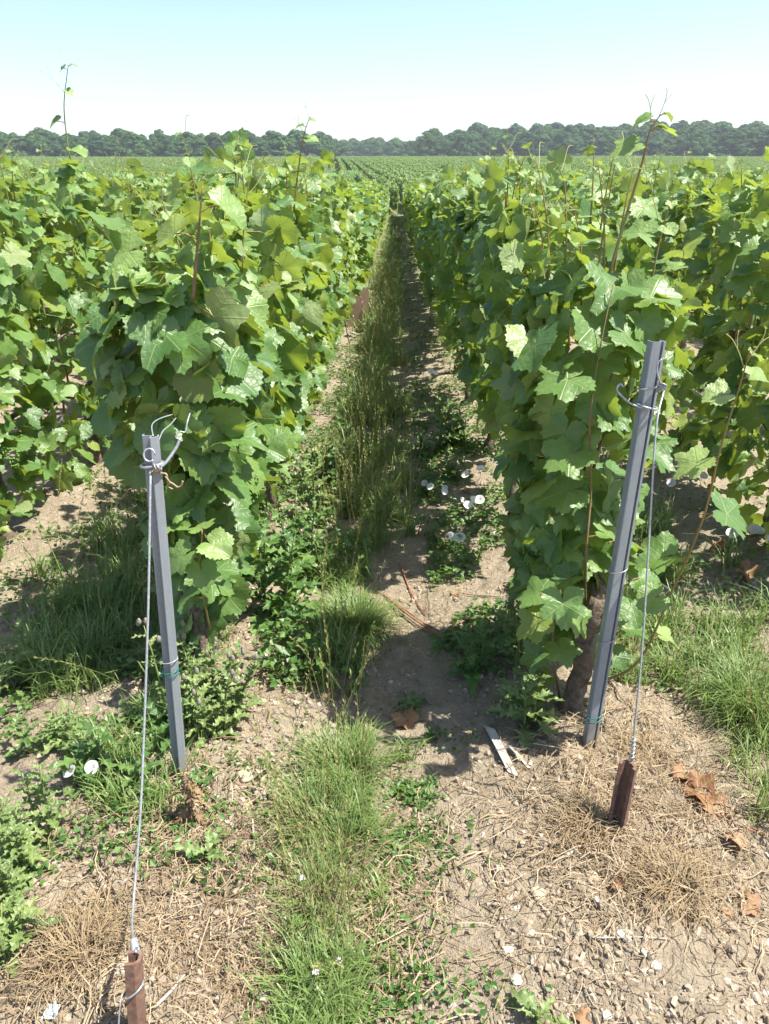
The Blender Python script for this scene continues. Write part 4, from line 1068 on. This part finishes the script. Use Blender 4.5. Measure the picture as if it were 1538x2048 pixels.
# withered thistle at the short post
g = G(378, 1640); rr = random.Random(5); root = empty('withered_plant', g); tag(root, 'withered brown plant with shrivelled leaves below the short post', 'plant')
MD = M_STRAW; TD = [fast_mesh('leaf', *thistle_leaf(80 + i), [leafy('withered_leaf', (.22, .145, .075), (.32, .225, .125), (.42, .32, .20), (.34, .22, .11), (.36, .22, .07), tfac=.15, rough=.7)], smooth=False) for i in range(1)]
for s in range(3):
    pts = [Vector((rr.uniform(-.01, .01) + .01 * s, .01 * s, .17 * t * (1 - .2 * s))) + Vector((rr.uniform(-.01, .01), rr.uniform(-.01, .01), 0)) for t in (0, .3, .6, 1)]
    tube('stem', pts, [.003, .0026, .002, .001], M_TWIG, root, 5)
    for k in range(17):
        t = k / 17; p = pts[0].lerp(pts[3], t); az = k * 2.4; out = Vector((math.cos(az), math.sin(az), -.5 + .4 * t))
        o = link('leaf', TD[0], root); o.matrix_basis = mat4(frame_mats([p], [Vector((math.cos(az) * .6 + rr.uniform(-.5, .5), math.sin(az) * .6, .5))], [out], [rr.uniform(.03, .06)])[0])

# ------------------------------------------------------------------ bindweed: white funnels over arrow-shaped leaves
V = [(0, 0, 0)]; F = []
for k, (rr_, zz) in enumerate([(.12, .35), (.42, .75), (.95, .98), (1.0, 1.0)]):
    for j in range(12):
        a = j * math.pi / 6; q = rr_ * (1 + (.05 if j % 2 and k > 1 else 0)); V.append((q * math.cos(a), q * math.sin(a), zz + (.05 * math.sin(5 * a) if k > 1 else 0)))
for j in range(12): F.append((0, 1 + j, 1 + (j + 1) % 12))
for k in range(3):
    for j in range(12):
        a = 1 + k * 12 + j; b = 1 + k * 12 + (j + 1) % 12; F += [(a, a + 12, b + 12), (a, b + 12, b)]
ME_FLOWER = fast_mesh('flower', np.array(V) * np.array([1, 1, .9]), np.array(F), [M_PETAL])
V = np.array([(0, 0, 0), (-.35, -.18, 0), (-.30, .2, .05), (0, 1, -.05), (.30, .2, .05), (.35, -.18, 0), (0, .4, -.03)]); F = np.array([(0, 6, 1), (1, 6, 2), (2, 6, 3), (6, 4, 3), (5, 4, 6), (0, 5, 6)])
ME_ARROW = fast_mesh('leaf', V, F[:, ::-1], [M_WEED], smooth=False)


def bindweed(label, flowers, seed, nleaf=14, spread=.06, size=.020):
    rr = random.Random(seed); gs = [G(px, py) for px, py in flowers]; g = gs[0]; root = empty('bindweed_plant', g); tag(root, label, 'bindweed', 'bindweed in flower')
    toward = (cam.location - g).normalized()
    for q in gs:
        p = q - g; o = link('flower', ME_FLOWER, root); ax = (Vector((rr.uniform(-.4, .4), rr.uniform(-.9, -.2), .75))).normalized()
        M = frame_mats([p + Vector((0, 0, .055))], [ax], [Vector((1, 0, 0))], [size * rr.uniform(.95, 1.3)]); o.matrix_basis = mat4(M[0])
        tube('stem', [p + Vector((rr.uniform(-.02, .02), .02, -.005)), p + Vector((0, .004, .014)), p + Vector((0, 0, .057))], .0012, M_STEM, root, 4)
    for i in range(nleaf):
        q = rr.choice(gs) - g; a = rr.uniform(0, 6.28); d = rr.uniform(.01, spread); p = q + Vector((d * math.cos(a), d * math.sin(a), 0)); p.z = gzf(g.x + p.x, g.y + p.y) - g.z + rr.uniform(.008, .03)
        o = link('leaf', ME_ARROW, root); b = rr.uniform(0, 6.28); o.matrix_basis = mat4(frame_mats([p], [Vector((rr.uniform(-.4, .4), rr.uniform(-.5, .2), 1))], [Vector((math.cos(b), math.sin(b), .1))], [rr.uniform(.018, .032)])[0])


bindweed('bindweed with two white flowers left of the short post', [(153, 1580), (194, 1570)], 1, 16, .09, .0145)
bindweed('bindweed with four white flowers bunched under the right row', [(922, 1026), (945, 1026), (934, 1036), (958, 1024)], 2, 26, .09, .019)
bindweed('bindweed with three white flowers beside the orange dead leaf', [(900, 1098), (911, 1099), (921, 1101)], 3, 12, .05, .017)
bindweed('bindweed with small white flowers strung along the path', [(849, 988), (862, 996), (887, 1006), (890, 998)], 4, 14, .06, .015)
bindweed('bindweed with a single white flower close to the right vine leaves', [(1049, 1055)], 5, 8, .05, .02)
bindweed('bindweed with many white flowers at the right edge', [(1475, 1078), (1470, 1085), (1512, 1090), (1440, 1048), (1459, 1094), (1530, 1108), (1505, 1088)], 6, 24, .1, .021)
bindweed('bindweed with tiny white flowers farther along the right row', [(862, 758), (871, 762), (932, 972), (960, 962)], 7, 10, .1, .022)
bindweed('bindweed with faint pinkish flowers in the shaded left alley', [(130, 862), (138, 856), (62, 910), (90, 902)], 8, 10, .08, .022)
bindweed('bindweed with white flowers deep between the right rows', [(1310, 880), (1340, 990), (1470, 990), (1400, 975)], 9, 12, .1, .018)
# white clover heads in the path grass
for i, (px, py) in enumerate([(632, 1995), (676, 1972), (605, 1805)]):
    g = G(px, py); root = empty('clover_flower', g); tag(root, ['white clover head low in the path grass near the bottom edge', 'white clover head in the path grass, second from the bottom edge', 'pinkish clover head hidden in the grass strip'][i], 'clover', 'clover heads')
    tube('stem', [(0, 0, -.005), (.004, 0, .04), (.003, -.003, .075)], .001, M_STEM, root, 4)
    q = np.random.default_rng(i); n = 40; v_ = q.normal(size=(n, 3)); v_ /= np.linalg.norm(v_, axis=1, keepdims=True); v_[:, 2] = np.abs(v_[:, 2]) * 1.1 - .3
    Vt, Ft, _ = stamp(np.array([(-.3, 0, 0), (.3, 0, 0), (.12, 1, 0), (-.12, 1, 0)]), np.array([(0, 1, 2), (0, 2, 3)]), frame_mats(v_ * .002 + np.array([.003, -.003, .076]), np.cross(v_, q.normal(size=(n, 3))), v_, np.full(n, .0055)))
    link('flower_head', fast_mesh('flower_head', Vt, Ft, [M_PETAL], smooth=False), root)

# ------------------------------------------------------------------ stones, dead leaves, prunings, wood
def stone(px, py, s, mat, label, seed, flat=.7, group='stones on the soil'):
    g = G(px, py); r = np.random.default_rng(seed); me = bpy.data.meshes.new('stone')
    import bmesh
    bm = bmesh.new(); bmesh.ops.create_icosphere(bm, subdivisions=3, radius=1)
    cuts = r.normal(size=(14, 3)); cuts /= np.linalg.norm(cuts, axis=1, keepdims=True); dd = r.uniform(.55, .85, 14)
    for v in bm.verts:
        for c_, d_ in zip(cuts, dd):
            k = v.co.dot(Vector(c_)) - d_
            if k > 0: v.co -= Vector(c_) * k
        v.co += Vector(mnoise.noise_vector(v.co * 3 + Vector((seed, 0, 0)))) * .05 + Vector(mnoise.noise_vector(v.co * 9)) * .03
        v.co = Vector((v.co.x * s * 1.15, v.co.y * s, v.co.z * s * flat))
    bm.to_mesh(me); bm.free(); me.materials.append(mat)
    o = link('stone', me); o.location = g + Vector((0, 0, s * flat * .25)); o.rotation_euler = (0, 0, r.uniform(0, 6.28)); tag(o, label, 'stone', group)


for i, a in enumerate([(526, 1308, .030, M_STONE, 'angular pale stone beside the tall dark thistle'), (1017, 1900, .012, M_WHITE, 'white chalk pebble with grey edge in the lower right soil'), (1034, 1962, .014, M_WHITE, 'rounded white pebble nearest the bottom edge'), (1313, 1932, .013, M_STONE, 'round cream pebble in the lower right soil'), (1290, 1945, .010, M_STONE, 'small cream pebble touching the round cream one'), (1243, 1868, .012, M_WHITE, 'whitish rough pebble below the big dead tussock'), (1064, 1867, .008, M_STONE, 'tiny tan pebble left of the whitish rough one'), (1193, 1800, .009, M_STONE, 'small tan pebble under the pinkish dead leaf'),
                       (245, 1940, .014, M_WHITE, 'white stone against the lower anchor stake'), (310, 1565, .028, M_CLODSTONE, 'large soil lump left of the short post foot'), (490, 1550, .034, M_CLODSTONE, 'large soil lump right of the short post foot'), (1060, 1528, .008, M_WHITE, 'small white pebble beside the broken wooden slat'), (1150, 1515, .030, M_CLODSTONE, 'soil lump in front of the tall post'), (1537, 1890, .014, M_WHITE, 'white pebble at the right edge'), (1035, 1815, .008, M_WHITE, 'flat white pebble left of the tan pebbles'), (1215, 2032, .011, M_WHITE, 'white pebble at the bottom edge'), (780, 1482, .016, M_CLODSTONE, 'pale soil lump below the brown curled leaf'), (1075, 1790, .024, M_CLODSTONE, 'soil lump left of the dead tussocks'), (1185, 1755, .020, M_CLODSTONE, 'soil lump between the two dead tussocks'), (430, 1595, .012, M_STONE, 'small pale stone near the short post foot'),
                       (560, 1560, .012, M_STONE, 'small pale stone beside the grass strip'), (375, 1700, .010, M_WHITE, 'small white stone in dry straw'), (870, 1975, .012, M_CLODSTONE, 'small soil lump at the bottom of the track'), (770, 1020, .016, M_WHITE, 'flat white stone on the path beyond the shade')]):
    stone(a[0], a[1], a[2] * (.72 if a[3] is M_CLODSTONE else .85), a[3], a[4], 60 + i, flat=.6)

DEADT = [leaf_template(600 + i, True, 40, True, 2.6) for i in range(4)]
ME_DEAD = [fast_mesh('dead_leaf', V, F, [M_DEAD, M_TWIG], uv, True, mi) for V, F, uv, mi in DEADT]
for i, (px, py, s, lab) in enumerate([(1395, 1590, .055, 'large curled orange brown dead leaf right of the rusty stake'), (1430, 1625, .045, 'orange dead leaf overlapping the large curled one'), (1365, 1560, .035, 'pale tan dead leaf behind the large orange one'), (886, 1082, .055, 'orange brown dead leaf beside the white bindweed'), (1490, 1152, .06, 'orange brown dead leaf under the second right row'), (1500, 1815, .03, 'yellow brown dead leaf at the lower right edge'), (1472, 1690, .03, 'brown dead leaf below the orange pair'), (810, 1445, .045, 'brown curled dead leaf on the path track'), (1236, 1772, .022, 'small pinkish dead leaf on the bare soil'), (1352, 1530, .018, 'tiny orange dead leaf behind the rusty stake'), (720, 1562, .02, 'tiny orange dead leaf in the path grass'), (1440, 1102, .05, 'brown dead leaf below the white flowers at right'), (910, 1190, .02, 'small brown dead leaf on the lit track'), (1170, 2038, .02, 'orange dead leaf at the bottom edge'), (92, 1955, .022, 'orange dead leaf in the lower left corner'), (1452, 1830, .016, 'tiny red dead leaf at the lower right'), (660, 1390, .025, 'pale dead leaf at the shaded grass edge'), (930, 985, .03, 'brown dead leaf under the right row')]):
    g = G(px, py); rr = random.Random(70 + i); o = link('dead_leaf', ME_DEAD[i % 4]); a = rr.uniform(0, 6.28)
    o.matrix_basis = mat4(frame_mats([g + Vector((0, 0, s * .30))], [Vector((rr.uniform(-.5, .5), rr.uniform(-.5, .2), 1))], [Vector((math.cos(a), math.sin(a), 0))], [s])[0]); tag(o, lab, 'dead leaf', 'dead vine leaves on the soil')


def stick(name, pxs, r0, mat, label, cat, group, lift=.004, sides=6):
    ps = [G(a, b) for a, b in pxs]; pts = []
    for q in spline(ps, 5): pts.append(Vector((q.x, q.y, gzf(q.x, q.y) + r0 + lift)))
    # lay it straight over the bumps
    n = len(pts); zz_ = np.array([p.z for p in pts]); k = np.ones(5) / 5; zs = np.maximum(np.convolve(np.pad(zz_, 2, mode='edge'), k, 'valid'), zz_ - .003)
    o0 = pts[0].copy(); pts = [Vector((p.x, p.y, z)) - o0 for p, z in zip(pts, zs)]
    o = tube(name, pts, [r0 * (1 - .45 * i / (n - 1)) for i in range(n)], mat, None, sides); o.location = o0; tag(o, label, cat, group)


for i, (pts, r0, mat, lab) in enumerate([
        ([(766, 1190), (820, 1236), (880, 1278), (935, 1306)], .0042, M_REDCANE, 'reddish pruned cane curving across the path, longest of the bundle'),
        ([(745, 1180), (800, 1215), (860, 1255), (920, 1285)], .0035, M_TWIG, 'brown pruned cane beside the reddish one'),
        ([(800, 1130), (818, 1180), (838, 1215), (852, 1232)], .0035, M_REDCANE, 'short reddish cane branching off behind the long one'),
        ([(780, 1210), (850, 1262), (930, 1300), (1010, 1300)], .0035, M_TWIG, 'brown pruned cane ending at the dark thistle'),
        ([(925, 1190), (970, 1195), (1015, 1198)], .003, M_TWIG, 'thin dry cane lying on the lit track'),
        ([(1345, 1560), (1400, 1600), (1450, 1640), (1538, 1678)], .003, M_REDCANE, 'thin reddish cane among the orange dead leaves'),
        ([(960, 1700), (985, 1740), (1008, 1795)], .003, M_TWIG, 'dark twig on the soil left of the lumps'),
        ([(1075, 1935), (1090, 1985), (1112, 2048)], .003, M_TWIG, 'long dark twig near the bottom edge'),
        ([(505, 1640), (508, 1680), (510, 1720)], .0035, M_WOOD, 'pale upright straw stick beside the grass strip'),
        ([(540, 1580), (560, 1620), (572, 1650)], .0045, M_TWIG, 'brown stick left of the grass strip'),
        ([(585, 1560), (550, 1610), (530, 1645)], .0035, M_TWIG, 'thin stick crossing the brown one'),
        ([(1105, 1735), (1135, 1715), (1160, 1700)], .0055, M_WOOD, 'pale wood splinter in front of the dead tussock'),
        ([(190, 1985), (215, 1960), (240, 1935)], .005, M_WOOD, 'pale wooden stick left of the lower stake'),
        ([(310, 2020), (340, 1990), (370, 1955)], .004, M_WOOD, 'pale stalk right of the lower stake'),
        ([(690, 640), (700, 690), (712, 720)], .004, M_TWIG, 'twig in the shade by the vine guards'),
        ([(1190, 1310), (1240, 1400), (1300, 1440)], .003, M_TWIG, 'thin cane lying right of the tall post'),
        ([(1180, 1880), (1250, 1878), (1340, 1883)], .002, M_WOOD, 'thin straw stem lying below the whitish pebble')]):
    stick('pruned_cane' if mat in (M_REDCANE,) else 'stick', pts, r0, mat, lab, 'stick', 'prunings and sticks')

for i, (pa, pb, w, lab) in enumerate([((978, 1462), (1026, 1556), .024, 'broken grey wooden slat lying on the path'), ((1018, 1500), (1058, 1542), .008, 'thin splinter split off the grey wooden slat')]):
    a = G(*pa) + Vector((0, 0, .010)); b = G(*pb) + Vector((0, 0, .008)); d = b - a; L = d.length; d.normalize(); sx = d.cross(Vector((0, 0, 1))).normalized(); up = sx.cross(d)
    V = []; n = 7
    for k in range(n):
        for (u, h) in ((-.5, 0), (.5, 0), (.5, 1), (-.5, 1)):
            t = k / (n - 1); jag = (.06 * math.sin(9 * u + i) if k in (0, n - 1) else 0); V.append(d * (L * (t + jag)) + sx * (w * u * (1 - .12 * t)) + up * (.004 * h + .003 * math.sin(3 * t + i)))
    F = []
    for k in range(n - 1):
        for j in range(4): F.append((4 * k + j, 4 * k + (j + 1) % 4, 4 * k + 4 + (j + 1) % 4, 4 * k + 4 + j))
    F += [(3, 2, 1, 0), (4 * n - 4, 4 * n - 3, 4 * n - 2, 4 * n - 1)]
    o = link('wooden_slat', fast_mesh('wooden_slat', np.array([tuple(v) for v in V]), np.array(F), [M_WOOD], smooth=False)); o.location = a; tag(o, lab, 'wood', 'broken slat pieces')
g = G(103, 2030); V = np.array([(-.014, -.01, .004), (.012, -.012, .007), (.015, .011, .012), (-.010, .014, .009)]); V = np.concatenate([V, V + np.array([0, 0, .0012])])
o = link('plastic_scrap', fast_mesh('plastic_scrap', V, np.array([(3, 2, 1, 0), (4, 5, 6, 7), (0, 1, 5, 4), (1, 2, 6, 5), (2, 3, 7, 6), (3, 0, 4, 7)]), [M_PLASTIC], smooth=False)); o.location = g; tag(o, 'small pale blue plastic scrap in the lower left corner', 'scrap')

# ------------------------------------------------------------------ summer haze over the field
x0, x1, y0, y1, z0, z1 = -1100, 1100, -70, 1450, -4.0, 30.0
V = np.array([(x, y, z) for z in (z0, z1) for y in (y0, y1) for x in (x0, x1)]); F = np.array([(0, 2, 3, 1), (4, 5, 7, 6), (0, 1, 5, 4), (2, 6, 7, 3), (0, 4, 6, 2), (1, 3, 7, 5)])
m = N('haze_air'); m.n.remove(m.b); pv = m.add('ShaderNodeVolumePrincipled'); pv.inputs['Color'].default_value = (.86, .92, 1, 1); pv.inputs['Density'].default_value = .00042; pv.inputs['Anisotropy'].default_value = .2
m.lk(pv.outputs[0], m.out.inputs['Volume'])
tag(link('haze', fast_mesh('haze', V, F, [m.m], smooth=False)), 'thin summer haze in the air over the vineyard', 'haze', kind='stuff')
